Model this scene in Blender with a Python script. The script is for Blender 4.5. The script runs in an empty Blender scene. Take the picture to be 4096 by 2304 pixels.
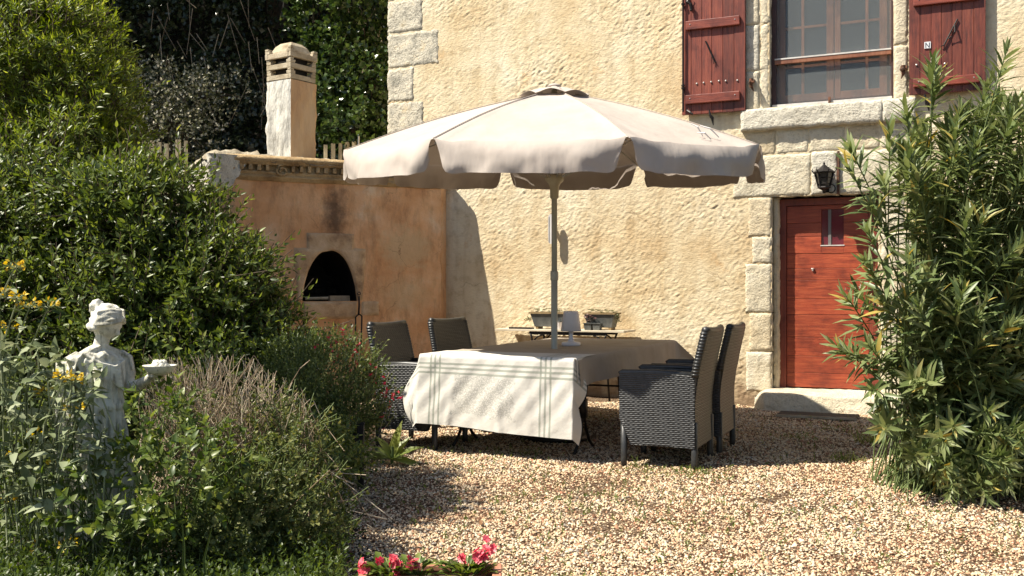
import bpy, bmesh, math, random
import numpy as np
from mathutils import Vector, Matrix, noise, Euler

SC = bpy.context.scene
COL = SC.collection
rad = math.radians
# ------------------------------------------------------------------ camera, light, exposure
CAMH = 1.25; F = 1000.0; HOR = 290.0
cd = bpy.data.cameras.new('camera'); cam = bpy.data.objects.new('camera', cd); COL.objects.link(cam)
cam.location = (0, 0, CAMH); cam.rotation_euler = (rad(90), 0, 0)
cd.sensor_width = 36; cd.lens = F / 1024 * 36; cd.shift_y = 2 / 1024
cd.clip_start = 0.05; cd.clip_end = 400
SC.camera = cam
SUN_EL = 54.5; SUN_B = 14.5        # elevation; how far the sun stands on the camera's side of due left
wd = bpy.data.worlds.new('World'); SC.world = wd; wd.use_nodes = True
nt = wd.node_tree; bg = nt.nodes['Background']
sk = nt.nodes.new('ShaderNodeTexSky'); sk.sky_type = 'NISHITA'; sk.sun_disc = False
sk.sun_elevation = rad(SUN_EL)
SD = Vector((-math.cos(rad(SUN_B)) * math.cos(rad(SUN_EL)), -math.sin(rad(SUN_B)) * math.cos(rad(SUN_EL)), math.sin(rad(SUN_EL))))
sk.sun_rotation = math.atan2(SD.x, SD.y)
sk.air_density = 1.0; sk.dust_density = 1.0
nt.links.new(sk.outputs[0], bg.inputs[0]); bg.inputs[1].default_value = 0.07
sl = bpy.data.lights.new('sun', 'SUN'); so = bpy.data.objects.new('sun', sl); COL.objects.link(so)
sl.energy = 5.0; sl.angle = rad(0.5); sl.color = (1.0, 0.93, 0.80)
so.rotation_euler = SD.to_track_quat('Z', 'Y').to_euler(); so.location = (-8, -3, 14)
SC.view_settings.view_transform = 'Standard'; SC.view_settings.look = 'None'
SC.view_settings.exposure = 0.86; SC.view_settings.gamma = 1; SC.view_settings.use_curve_mapping = False
try:
    SC.cycles.max_bounces = 6; SC.cycles.diffuse_bounces = 2; SC.cycles.transparent_max_bounces = 12
except Exception: pass

# ------------------------------------------------------------------ helpers
def pt(u, v, Y): return Vector(((u - 512) / F * Y, Y, CAMH - (v - HOR) / F * Y))
def gnd(u, v, z=0.0): return pt(u, v, (CAMH - z) * F / (v - HOR))

def empty(name, loc=(0, 0, 0), rz=0.0, label=None, cat=None, group=None, kind=None):
    o = bpy.data.objects.new(name, None); COL.objects.link(o)
    o.location = loc; o.rotation_euler = (0, 0, rz); o.empty_display_size = 0.1
    tag(o, label, cat, group, kind); return o
def tag(o, label=None, cat=None, group=None, kind=None):
    if label: o['label'] = label
    if cat: o['category'] = cat
    if group: o['group'] = group
    if kind: o['kind'] = kind
    return o
def link(name, me, m=None, parent=None, smooth=False):
    o = bpy.data.objects.new(name, me); COL.objects.link(o)
    if m is not None and not me.materials:
        for k in (m if isinstance(m, (list, tuple)) else [m]): me.materials.append(k)
    if parent: o.parent = parent
    if smooth: me.polygons.foreach_set('use_smooth', [True] * len(me.polygons))
    return o
def copy_tree(o, parent=None):
    c = o.copy(); COL.objects.link(c); c.parent = parent
    for ch in [x for x in bpy.data.objects if x.parent == o]: copy_tree(ch, c)
    return c

class MB:
    def __init__(s): s.v = []; s.f = []; s.uv = None
    def add(s, vs, fs):
        n = len(s.v); s.v += [tuple(p) for p in vs]; s.f += [tuple(n + i for i in f) for f in fs]
    def box(s, x0, x1, y0, y1, z0, z1, j=0.0, rot=None, c=None):
        vs = [Vector((x, y, z)) for z in (z0, z1) for (x, y) in ((x0, y0), (x1, y0), (x1, y1), (x0, y1))]
        if j: vs = [p + Vector((random.uniform(-j, j), random.uniform(-j, j), random.uniform(-j, j))) for p in vs]
        if rot is not None:
            c = c or Vector(((x0+x1)/2, (y0+y1)/2, (z0+z1)/2)); vs = [rot @ (p - c) + c for p in vs]
        s.add(vs, [(3, 2, 1, 0), (4, 5, 6, 7), (0, 1, 5, 4), (1, 2, 6, 5), (2, 3, 7, 6), (3, 0, 4, 7)])
        return s
    def tube(s, pts, r, n=8, cap=True):
        pts = [Vector(p) for p in pts]; k = len(pts)
        rs = r if isinstance(r, (list, tuple)) else [r] * k
        rings = []
        for i, p in enumerate(pts):
            t = (pts[min(i + 1, k - 1)] - pts[max(i - 1, 0)]).normalized()
            a = Vector((0, 0, 1)) if abs(t.z) < .9 else Vector((1, 0, 0))
            x = t.cross(a).normalized(); y = t.cross(x).normalized()
            rings.append([p + (x * math.cos(2*math.pi*q/n) + y * math.sin(2*math.pi*q/n)) * rs[i] for q in range(n)])
        b = len(s.v)
        for rg in rings: s.v += [tuple(p) for p in rg]
        for i in range(k - 1):
            for q in range(n):
                s.f.append((b+i*n+q, b+i*n+(q+1) % n, b+(i+1)*n+(q+1) % n, b+(i+1)*n+q))
        if cap:
            s.f.append(tuple(b + q for q in range(n))[::-1]); s.f.append(tuple(b + (k-1)*n + q for q in range(n)))
        return s
    def lathe(s, prof, c=(0, 0, 0), n=24):
        b = len(s.v); k = len(prof)
        for (r, z) in prof:
            for q in range(n):
                a = 2*math.pi*q/n; s.v.append((c[0]+r*math.cos(a), c[1]+r*math.sin(a), c[2]+z))
        for i in range(k-1):
            for q in range(n): s.f.append((b+i*n+q, b+i*n+(q+1) % n, b+(i+1)*n+(q+1) % n, b+(i+1)*n+q))
        s.f.append(tuple(b+q for q in range(n))[::-1]); s.f.append(tuple(b+(k-1)*n+q for q in range(n)))
        return s
    def prism(s, poly, y0, y1):          # poly in (x,z), extruded along y
        n = len(poly)
        s.add([(x, y0, z) for x, z in poly] + [(x, y1, z) for x, z in poly],
              [tuple(range(n)), tuple(range(2*n-1, n-1, -1))] + [(i, i+n, (i+1) % n+n, (i+1) % n) for i in range(n)])
        return s
    def mesh(s, name):
        me = bpy.data.meshes.new(name); me.from_pydata(s.v, [], s.f); me.update(); return me
    def build(s, name, m, parent=None, smooth=False, bevel=0.0):
        me = s.mesh(name)
        bm = bmesh.new(); bm.from_mesh(me)
        bmesh.ops.recalc_face_normals(bm, faces=bm.faces)
        if bevel:
            try: bmesh.ops.bevel(bm, geom=[e for e in bm.edges if len(e.link_faces) == 2 and e.calc_face_angle(0) > .6], offset=bevel, segments=2, affect='EDGES', profile=.6)
            except Exception: pass
        bm.to_mesh(me); bm.free()
        return link(name, me, m, parent, smooth or bool(bevel) and False)

def grid_mesh(name, P, uv=None, closed=False):
    """P: (n,m,3) numpy grid"""
    n, m = P.shape[:2]
    idx = np.arange(n*m).reshape(n, m)
    q = np.stack([idx[:-1, :-1], idx[1:, :-1], idx[1:, 1:], idx[:-1, 1:]], -1).reshape(-1, 4)
    return np_mesh(name, P.reshape(-1, 3), q, None if uv is None else uv.reshape(-1, 2))
def np_mesh(name, V, Q, uv=None, attr=None):
    V = np.asarray(V, dtype=np.float32); Q = np.asarray(Q, dtype=np.int32)
    me = bpy.data.meshes.new(name); k = Q.shape[1]
    me.vertices.add(len(V)); me.vertices.foreach_set('co', V.ravel())
    me.loops.add(Q.size); me.loops.foreach_set('vertex_index', Q.ravel())
    me.polygons.add(len(Q)); me.polygons.foreach_set('loop_start', np.arange(0, Q.size, k, dtype=np.int32))
    me.polygons.foreach_set('loop_total', np.full(len(Q), k, dtype=np.int32))
    me.update(calc_edges=True)
    if uv is not None:
        l = me.uv_layers.new(name='UVMap'); l.data.foreach_set('uv', np.asarray(uv, dtype=np.float32)[Q.ravel()].ravel())
    if attr is not None:
        a = me.attributes.new('rnd', 'FLOAT', 'POINT'); a.data.foreach_set('value', np.asarray(attr, dtype=np.float32))
    return me

# ------------------------------------------------------------------ materials
def nmat(name):
    m = bpy.data.materials.new(name); m.use_nodes = True
    t = m.node_tree; return m, t, t.nodes['Principled BSDF']
def nd(t, typ, **kw):
    n = t.nodes.new(typ)
    for k, v in kw.items():
        if k in ('operation', 'feature', 'blend_type', 'data_type', 'attribute_name', 'noise_dimensions', 'distance', 'wave_type', 'bands_direction', 'clamp'): setattr(n, k, v)
        else: n.inputs[k].default_value = v
    return n
def ramp(t, stops, src=None, interp='LINEAR'):
    r = t.nodes.new('ShaderNodeValToRGB'); r.color_ramp.interpolation = interp
    e = r.color_ramp.elements
    while len(e) < len(stops): e.new(0.5)
    for i, (p, c) in enumerate(stops):
        e[i].position = p; e[i].color = (*c, 1) if len(c) == 3 else c
    if src is not None: t.links.new(src, r.inputs[0])
    return r
def mixc(t, fac, a, b, mode='MIX'):
    m = t.nodes.new('ShaderNodeMix'); m.data_type = 'RGBA'; m.blend_type = mode
    for s, x in ((m.inputs[0], fac), (m.inputs[6], a), (m.inputs[7], b)):
        if isinstance(x, (int, float)): s.default_value = x
        elif isinstance(x, tuple): s.default_value = (*x, 1)
        else: t.links.new(x, s)
    return m.outputs[2]
def objco(t, scale=(1, 1, 1), world=False):
    tc = t.nodes.new('ShaderNodeTexCoord'); mp = t.nodes.new('ShaderNodeMapping'); mp.inputs['Scale'].default_value = scale
    if world:
        g = t.nodes.new('ShaderNodeNewGeometry'); t.links.new(g.outputs['Position'], mp.inputs[0])
    else: t.links.new(tc.outputs['Object'], mp.inputs[0])
    return mp.outputs[0]
def noise_n(t, co, scale, detail=4, rough=.55):
    n = t.nodes.new('ShaderNodeTexNoise'); n.inputs['Scale'].default_value = scale
    n.inputs['Detail'].default_value = detail; n.inputs['Roughness'].default_value = rough
    t.links.new(co, n.inputs['Vector']); return n.outputs[0]
def bumpn(t, b, h, strength=.5, dist=.01, prev=None):
    n = t.nodes.new('ShaderNodeBump'); n.inputs['Strength'].default_value = strength; n.inputs['Distance'].default_value = dist
    t.links.new(h, n.inputs['Height'])
    if prev is not None: t.links.new(prev, n.inputs['Normal'])
    if b is not None: t.links.new(n.outputs[0], b.inputs['Normal'])
    return n.outputs[0]
def mat_noise(name, stops, scale=8, rough=.8, bs=.4, bd=.01, bscale=60, aniso=(1, 1, 1), metal=0, spec=.5, detail=6, world=False):
    m, t, b = nmat(name); co = objco(t, aniso, world)
    r = ramp(t, stops, noise_n(t, co, scale, detail, .62)); t.links.new(r.outputs[0], b.inputs['Base Color'])
    b.inputs['Roughness'].default_value = rough; b.inputs['Metallic'].default_value = metal
    b.inputs['Specular IOR Level'].default_value = spec
    if bs: bumpn(t, b, noise_n(t, co, bscale, 5, .6), bs, bd)
    return m
def mat_leaf(name, stops, rough=.42, trans=.35, spec=.5, tcol=None):
    m, t, b = nmat(name)
    a = t.nodes.new('ShaderNodeAttribute'); a.attribute_name = 'rnd'
    r = ramp(t, stops, a.outputs['Fac']); t.links.new(r.outputs[0], b.inputs['Base Color'])
    b.inputs['Roughness'].default_value = rough; b.inputs['Specular IOR Level'].default_value = spec
    tr = t.nodes.new('ShaderNodeBsdfTranslucent'); mx = t.nodes.new('ShaderNodeMixShader'); mx.inputs[0].default_value = trans
    hs = t.nodes.new('ShaderNodeHueSaturation'); hs.inputs['Value'].default_value = 1.7; hs.inputs['Saturation'].default_value = 1.15; hs.inputs['Hue'].default_value = .485
    t.links.new(r.outputs[0], hs.inputs['Color']); t.links.new(hs.outputs[0], tr.inputs[0])
    t.links.new(b.outputs[0], mx.inputs[1]); t.links.new(tr.outputs[0], mx.inputs[2])
    t.links.new(mx.outputs[0], t.nodes['Material Output'].inputs[0])
    return m

def cracks(t, co, c, scale, col, lo=.5, hi=.56, w=.012):
    wn = t.nodes.new('ShaderNodeTexNoise'); wn.inputs['Scale'].default_value = 5; wn.inputs['Detail'].default_value = 5; t.links.new(co, wn.inputs['Vector'])
    va = nd(t, 'ShaderNodeVectorMath', operation='SCALE'); va.inputs[3].default_value = .22; t.links.new(wn.outputs['Color'], va.inputs[0])
    vb = nd(t, 'ShaderNodeVectorMath', operation='ADD'); t.links.new(co, vb.inputs[0]); t.links.new(va.outputs[0], vb.inputs[1])
    v = t.nodes.new('ShaderNodeTexVoronoi'); v.feature = 'DISTANCE_TO_EDGE'; v.inputs['Scale'].default_value = scale; t.links.new(vb.outputs[0], v.inputs['Vector'])
    l = ramp(t, [(0, (1, 1, 1)), (w, (0, 0, 0))], v.outputs['Distance']); mk = ramp(t, [(lo, (0, 0, 0)), (hi, (.8, .8, .8))], noise_n(t, co, 1.3, 3, .5))
    m = nd(t, 'ShaderNodeMath', operation='MULTIPLY'); t.links.new(l.outputs[0], m.inputs[0]); t.links.new(mk.outputs[0], m.inputs[1])
    return mixc(t, m.outputs[0], c, col)
def mat_render(name):       # cream roughcast
    m, t, b = nmat(name); co = objco(t)
    big = noise_n(t, co, .9, 5, .6); mid = noise_n(t, co, 7, 6, .65); fine = noise_n(t, co, 70, 4, .6)
    r = ramp(t, [(.30, (.60, .44, .25)), (.44, (.69, .56, .36)), (.58, (.75, .65, .46)), (.74, (.79, .74, .59))], big)
    r2 = ramp(t, [(.32, (.72, .66, .58)), (.5, (1, 1, 1)), (.75, (1.08, 1.08, 1.06))], mid)
    c = mixc(t, .75, r.outputs[0], r2.outputs[0], 'MULTIPLY')
    sk_ = noise_n(t, objco(t, (3.2, 3.2, .35)), 1.6, 6, .65); skr = ramp(t, [(.30, (.70, .62, .52)), (.5, (1, 1, 1)), (.74, (1.05, 1.05, 1.05))], sk_); c = mixc(t, .55, c, skr.outputs[0], 'MULTIPLY')
    pt_ = ramp(t, [(.60, (0, 0, 0)), (.66, (.5, .5, .5))], noise_n(t, co, 2.3, 7, .7)); c = mixc(t, pt_.outputs[0], c, (.62, .40, .20))
    c = cracks(t, co, c, 1.1, (.30, .21, .13), .52, .6, .006)
    # damp greying along the foot and darker weathering
    sp = t.nodes.new('ShaderNodeSeparateXYZ'); t.links.new(co, sp.inputs[0])
    ft = ramp(t, [(0.0, (1, 1, 1)), (.12, (0, 0, 0))], None); mr = nd(t, 'ShaderNodeMapRange'); mr.inputs[1].default_value = 0; mr.inputs[2].default_value = 5
    ad = nd(t, 'ShaderNodeMath', operation='MULTIPLY_ADD'); ad.inputs[1].default_value = 1.2; ad.inputs[2].default_value = -.6
    t.links.new(mid, ad.inputs[0]); ad2 = nd(t, 'ShaderNodeMath', operation='ADD'); t.links.new(sp.outputs[2], ad2.inputs[0]); t.links.new(ad.outputs[0], ad2.inputs[1])
    t.links.new(ad2.outputs[0], mr.inputs[0]); t.links.new(mr.outputs[0], ft.inputs[0])
    c = mixc(t, ft.outputs[0], c, (.30, .21, .13))
    t.links.new(c, b.inputs['Base Color']); b.inputs['Roughness'].default_value = .95; b.inputs['Specular IOR Level'].default_value = .15
    n1 = bumpn(t, None, fine, .45, .008); bumpn(t, b, noise_n(t, objco(t, (1.0, 1, 1.6)), 34, 3, .6), .45, .014, n1)
    return m
M_RENDER = mat_render('roughcast')
def mat_stone(name, stops, pits=.5, scale=5, warm=None):
    m, t, b = nmat(name); co = objco(t)
    r = ramp(t, stops, noise_n(t, co, scale, 8, .7))
    v = t.nodes.new('ShaderNodeTexNoise'); v.inputs['Scale'].default_value = 42; v.inputs['Detail'].default_value = 5; v.inputs['Roughness'].default_value = .7
    t.links.new(co, v.inputs['Vector'])
    pr = ramp(t, [(.36, (.35, .33, .3)), (.46, (1, 1, 1))], v.outputs[0])
    c = mixc(t, pits, r.outputs[0], pr.outputs[0], 'MULTIPLY')
    t.links.new(c, b.inputs['Base Color']); b.inputs['Roughness'].default_value = .93; b.inputs['Specular IOR Level'].default_value = .2
    n1 = bumpn(t, None, v.outputs[0], .9, .02); bumpn(t, b, noise_n(t, co, 11, 5, .6), .6, .03, n1)
    return m
M_QUOIN = mat_stone('grey_lichened_stone', [(.28, (.28, .27, .22)), (.42, (.52, .48, .39)), (.54, (.72, .66, .53)), (.68, (.72, .60, .41))], .75, 5)
M_STONE = mat_stone('cream_limestone', [(.28, (.56, .48, .34)), (.5, (.70, .62, .46)), (.72, (.77, .71, .57))], .35, 3)
M_STONE2 = mat_stone('cream_limestone_ochre', [(.28, (.52, .41, .26)), (.5, (.68, .57, .39)), (.72, (.74, .66, .49))], .4, 3)
M_SILL = mat_stone('grey_sill_stone', [(.28, (.38, .35, .28)), (.48, (.66, .61, .50)), (.7, (.76, .71, .59))], .6, 6)
M_MORTAR = mat_noise('mortar', [(.3, (.40, .32, .2)), (.7, (.58, .48, .32))], 9, .95, .6, .01, 70, spec=.1)

def mat_oven():
    m, t, b = nmat('orange_limewash'); co = objco(t)
    r = ramp(t, [(.28, (.56, .28, .13)), (.43, (.72, .39, .19)), (.56, (.80, .49, .27)), (.70, (.82, .64, .44))], noise_n(t, co, 1.7, 7, .62))
    st = noise_n(t, objco(t, (2.4, 2.4, .7)), 2.2, 7, .72)
    sr = ramp(t, [(.36, (.38, .31, .26)), (.52, (1, 1, 1)), (.8, (1.12, 1.1, 1.05))], st)
    c = mixc(t, .45, r.outputs[0], sr.outputs[0], 'MULTIPLY')
    sc = noise_n(t, co, 26, 6, .75); scr = ramp(t, [(.64, (0, 0, 0)), (.70, (1, 1, 1))], sc)
    mk = ramp(t, [(.5, (0, 0, 0)), (.62, (1, 1, 1))], noise_n(t, co, 2.6, 3, .5))
    c = mixc(t, mk.outputs[0], c, mixc(t, scr.outputs[0], c, (.66, .52, .34)))
    # worn cream patch and soot above the arch (stains with a shape of their own)
    def blob(cx, cz, rx, rz):
        mp = t.nodes.new('ShaderNodeMapping'); mp.inputs['Location'].default_value = (-cx / rx, 0, -cz / rz); mp.inputs['Scale'].default_value = (1/rx, 0, 1/rz)
        t.links.new(co, mp.inputs[0]); ln = nd(t, 'ShaderNodeVectorMath', operation='LENGTH'); t.links.new(mp.outputs[0], ln.inputs[0])
        ad = nd(t, 'ShaderNodeMath', operation='MULTIPLY_ADD'); ad.inputs[1].default_value = 1.5; ad.inputs[2].default_value = -.75; t.links.new(noise_n(t, co, 9, 6, .7), ad.inputs[0])
        s = nd(t, 'ShaderNodeMath', operation='ADD'); t.links.new(ln.outputs['Value'], s.inputs[0]); t.links.new(ad.outputs[0], s.inputs[1])
        return s.outputs[0]
    f = ramp(t, [(.55, (.75, .75, .75)), (1.0, (0, 0, 0))], blob(-.42, 1.75, .38, .30)); c = mixc(t, f.outputs[0], c, (.66, .47, .27))
    f = ramp(t, [(.3, (.6, .6, .6)), (.95, (0, 0, 0))], blob(-.42, 1.2, .45, .28)); c = mixc(t, f.outputs[0], c, (.66, .47, .27))
    f = ramp(t, [(.2, (.85, .85, .85)), (1.0, (0, 0, 0))], blob(-1.30, 2.12, .20, .50)); c = mixc(t, f.outputs[0], c, (.10, .065, .045))
    c = cracks(t, co, c, 2.2, (.30, .16, .08), .48, .6, .008)
    f = ramp(t, [(.5, (.9, .9, .9)), (.9, (0, 0, 0))], blob(-2.6, 2.0, .20, .9)); c = mixc(t, f.outputs[0], c, (.45, .33, .21))
    t.links.new(c, b.inputs['Base Color']); b.inputs['Roughness'].default_value = .9; b.inputs['Specular IOR Level'].default_value = .2
    n1 = bumpn(t, None, noise_n(t, co, 45, 5, .7), .5, .012); bumpn(t, b, noise_n(t, co, 8, 5, .6), .5, .04, n1)
    return m
M_OVEN = mat_oven()
M_OVENROUGH = mat_stone('oven_white_render', [(.3, (.36, .34, .30)), (.5, (.66, .62, .52)), (.7, (.80, .77, .68))], .55, 6)
M_CORN = mat_noise('cornice_plaster', [(.25, (.20, .13, .07)), (.45, (.42, .29, .15)), (.62, (.55, .41, .23)), (.8, (.5, .36, .2))], 5, .92, .8, .02, 38, spec=.2)
M_ARCH = mat_noise('oven_arch_stone', [(.28, (.24, .15, .09)), (.45, (.54, .37, .22)), (.68, (.70, .53, .35))], 4.5, .92, .8, .015, 34, spec=.2)
M_SOOT = mat_noise('soot', [(.3, (.012, .011, .010)), (.6, (.04, .032, .026)), (.8, (.10, .075, .05))], 5, .95, .5, .02, 20)
M_CHIM_SHADE = mat_noise('chimney_shade_tone', [(.28, (.42, .24, .13)), (.5, (.60, .38, .21)), (.72, (.66, .48, .30))], 3, .93, .8, .02, 20, (1, 1, .4), spec=.2)  # chimney wall on its shaded side, shade put into the colour
M_CHIM_SUN = mat_noise('chimney_sun_tone', [(.28, (.26, .25, .23)), (.44, (.52, .50, .45)), (.62, (.76, .73, .65))], 5, .93, 1.0, .03, 14, (1.5, 1.5, .5), spec=.2)  # same wall on its sunny side, sunlight put into the colour
M_CAP = mat_noise('chimney_cap_concrete', [(.25, (.24, .18, .11)), (.5, (.48, .40, .28)), (.75, (.60, .53, .40))], 6, .92, .6, .012, 45, spec=.2)

def mat_wood(name, c1, c2, c3, axis='z', rough=.55):
    m, t, b = nmat(name); sc = {'z': (9, 9, .7), 'x': (.7, 9, 9)}[axis]
    co = objco(t, sc)
    n = noise_n(t, co, 5, 8, .65); r = ramp(t, [(.28, c1), (.5, c2), (.75, c3)], n)
    pch = ramp(t, [(.34, (.42, .36, .38)), (.5, (1, 1, 1)), (.72, (1.12, 1.3, 1.3))], noise_n(t, objco(t, (1, 1, 1)), 3.5, 4, .6))
    oi = t.nodes.new('ShaderNodeObjectInfo'); mr = nd(t, 'ShaderNodeMapRange'); mr.inputs[3].default_value = .74; mr.inputs[4].default_value = 1.10
    t.links.new(oi.outputs['Random'], mr.inputs[0])
    c = mixc(t, .7, r.outputs[0], pch.outputs[0], 'MULTIPLY')
    hs = t.nodes.new('ShaderNodeHueSaturation'); t.links.new(c, hs.inputs['Color']); t.links.new(mr.outputs[0], hs.inputs['Value'])
    t.links.new(hs.outputs[0], b.inputs['Base Color']); b.inputs['Roughness'].default_value = rough
    bumpn(t, b, noise_n(t, objco(t, tuple(q*2 for q in sc)), 9, 5, .6), .35, .006)
    return m
M_SHUT = mat_wood('red_stained_shutter', (.075, .020, .014), (.20, .042, .024), (.30, .075, .038), 'z', .5)
M_BATTEN = mat_wood('red_stained_batten', (.12, .026, .018), (.25, .05, .028), (.36, .085, .045), 'x', .48)
M_DOOR = mat_wood('orange_red_door', (.17, .031, .015), (.36, .060, .022), (.50, .12, .045), 'x', .52)
M_DOORFR = mat_wood('door_frame_wood', (.16, .030, .018), (.25, .05, .026), (.33, .07, .035), 'z', .5)
M_WFRAME = mat_wood('window_frame_wood', (.20, .07, .035), (.32, .12, .06), (.42, .18, .10), 'z', .5)
M_IRON = mat_noise('black_iron', [(.3, (.012, .011, .011)), (.7, (.035, .03, .028))], 20, .5, .3, .003, 80, metal=.5)
M_RUST = mat_noise('rusty_iron', [(.3, (.03, .018, .012)), (.5, (.10, .045, .022)), (.75, (.28, .10, .05))], 22, .8, .5, .004, 90)
M_NAIL = mat_noise('nail_heads', [(.3, (.45, .42, .38)), (.7, (.7, .66, .6))], 30, .35, .2, .002, 60, metal=.6)
M_FENCE = mat_noise('weathered_fence_wood', [(.3, (.25, .19, .11)), (.5, (.45, .36, .22)), (.75, (.60, .51, .34))], 6, .85, .5, .006, 40, (3, 3, .5))
# ------------------------------------------------------------------ ground
def fbm(x, y, s, o=3):
    return noise.fractal(Vector((x*s, y*s, 3.7)), .6, 2.0, o)
def mat_gravel():
    m, t, b = nmat('gravel_bed'); co = objco(t, (1, 1, 1), True)
    v = t.nodes.new('ShaderNodeTexVoronoi'); v.inputs['Scale'].default_value = 62; t.links.new(co, v.inputs['Vector'])
    sp = t.nodes.new('ShaderNodeSeparateColor'); t.links.new(v.outputs['Color'], sp.inputs[0])
    r = ramp(t, [(0, (.10, .06, .035)), (.3, (.22, .14, .085)), (.6, (.42, .31, .20)), (.85, (.58, .47, .33)), (1, (.35, .30, .25))], sp.outputs[0])
    dk = ramp(t, [(.2, (1, 1, 1)), (.55, (.25, .2, .16))], v.outputs['Distance'])
    c = mixc(t, 1, r.outputs[0], dk.outputs[0], 'MULTIPLY')
    soil = ramp(t, [(.58, (0, 0, 0)), (.74, (.5, .5, .5))], noise_n(t, co, 1.1, 6, .65))
    c = mixc(t, soil.outputs[0], c, (.20, .13, .075))
    t.links.new(c, b.inputs['Base Color']); b.inputs['Roughness'].default_value = .9; b.inputs['Specular IOR Level'].default_value = .2
    inv = nd(t, 'ShaderNodeMath', operation='SUBTRACT'); inv.inputs[0].default_value = 1; t.links.new(v.outputs['Distance'], inv.inputs[1])
    bumpn(t, b, inv.outputs[0], .9, .012)
    return m
M_GRAVEL = mat_gravel()
M_SOIL = mat_noise('garden_soil', [(.3, (.018, .013, .009)), (.6, (.05, .034, .022)), (.8, (.09, .06, .035))], 6, .95, .8, .02, 40, world=True)
X = np.linspace(-1, 1, 161); Yv = np.linspace(0, 1, 161)
gx = np.sign(X) * np.abs(X)**2.2 * 150 + 1; gy = -30 + 5 + Yv * 0
gy = np.concatenate([np.linspace(-40, 3, 10), np.linspace(3.2, 12, 150), np.linspace(12.5, 260, 30)])
gx = np.concatenate([np.linspace(-160, -8, 20), np.linspace(-7.8, 7, 220), np.linspace(8, 160, 20)])
GX, GY = np.meshgrid(gx, gy, indexing='ij')
def gz(x, y):
    return .022 * fbm(x, y, .9, 3) if (abs(x) < 9 and 2 < y < 13) else 0.0
GZ = np.vectorize(gz)(GX, GY) - .012
og = link('ground', grid_mesh('ground', np.stack([GX, GY, GZ], -1)), M_SOIL, None, True); tag(og, kind='structure')
# gravel sheet: its left edge wanders along the planting
def gedge(y):
    a = [(2.5, -.75), (4.6, -.62), (5.5, -.85), (6.5, -1.1), (7.5, -1.7), (8.6, -2.4), (10.0, -3.2), (13.2, -3.4)]
    for (y0, x0), (y1, x1) in zip(a, a[1:]):
        if y <= y1: return x0 + (x1-x0)*(y-y0)/(y1-y0)
    return a[-1][1]
ys = np.linspace(1.0, 13.0, 240); rows = []
for y in ys:
    e = gedge(y) + .10 * fbm(0, y, 2.3, 3)
    xs = e + (7.5 - e) * np.linspace(0, 1, 200)
    rows.append([(x, y, gz(x, y) + .004) for x in xs])
gr = link('gravel_court', grid_mesh('gravel_court', np.array(rows)), M_GRAVEL, None, True); tag(gr, kind='structure')

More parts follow.
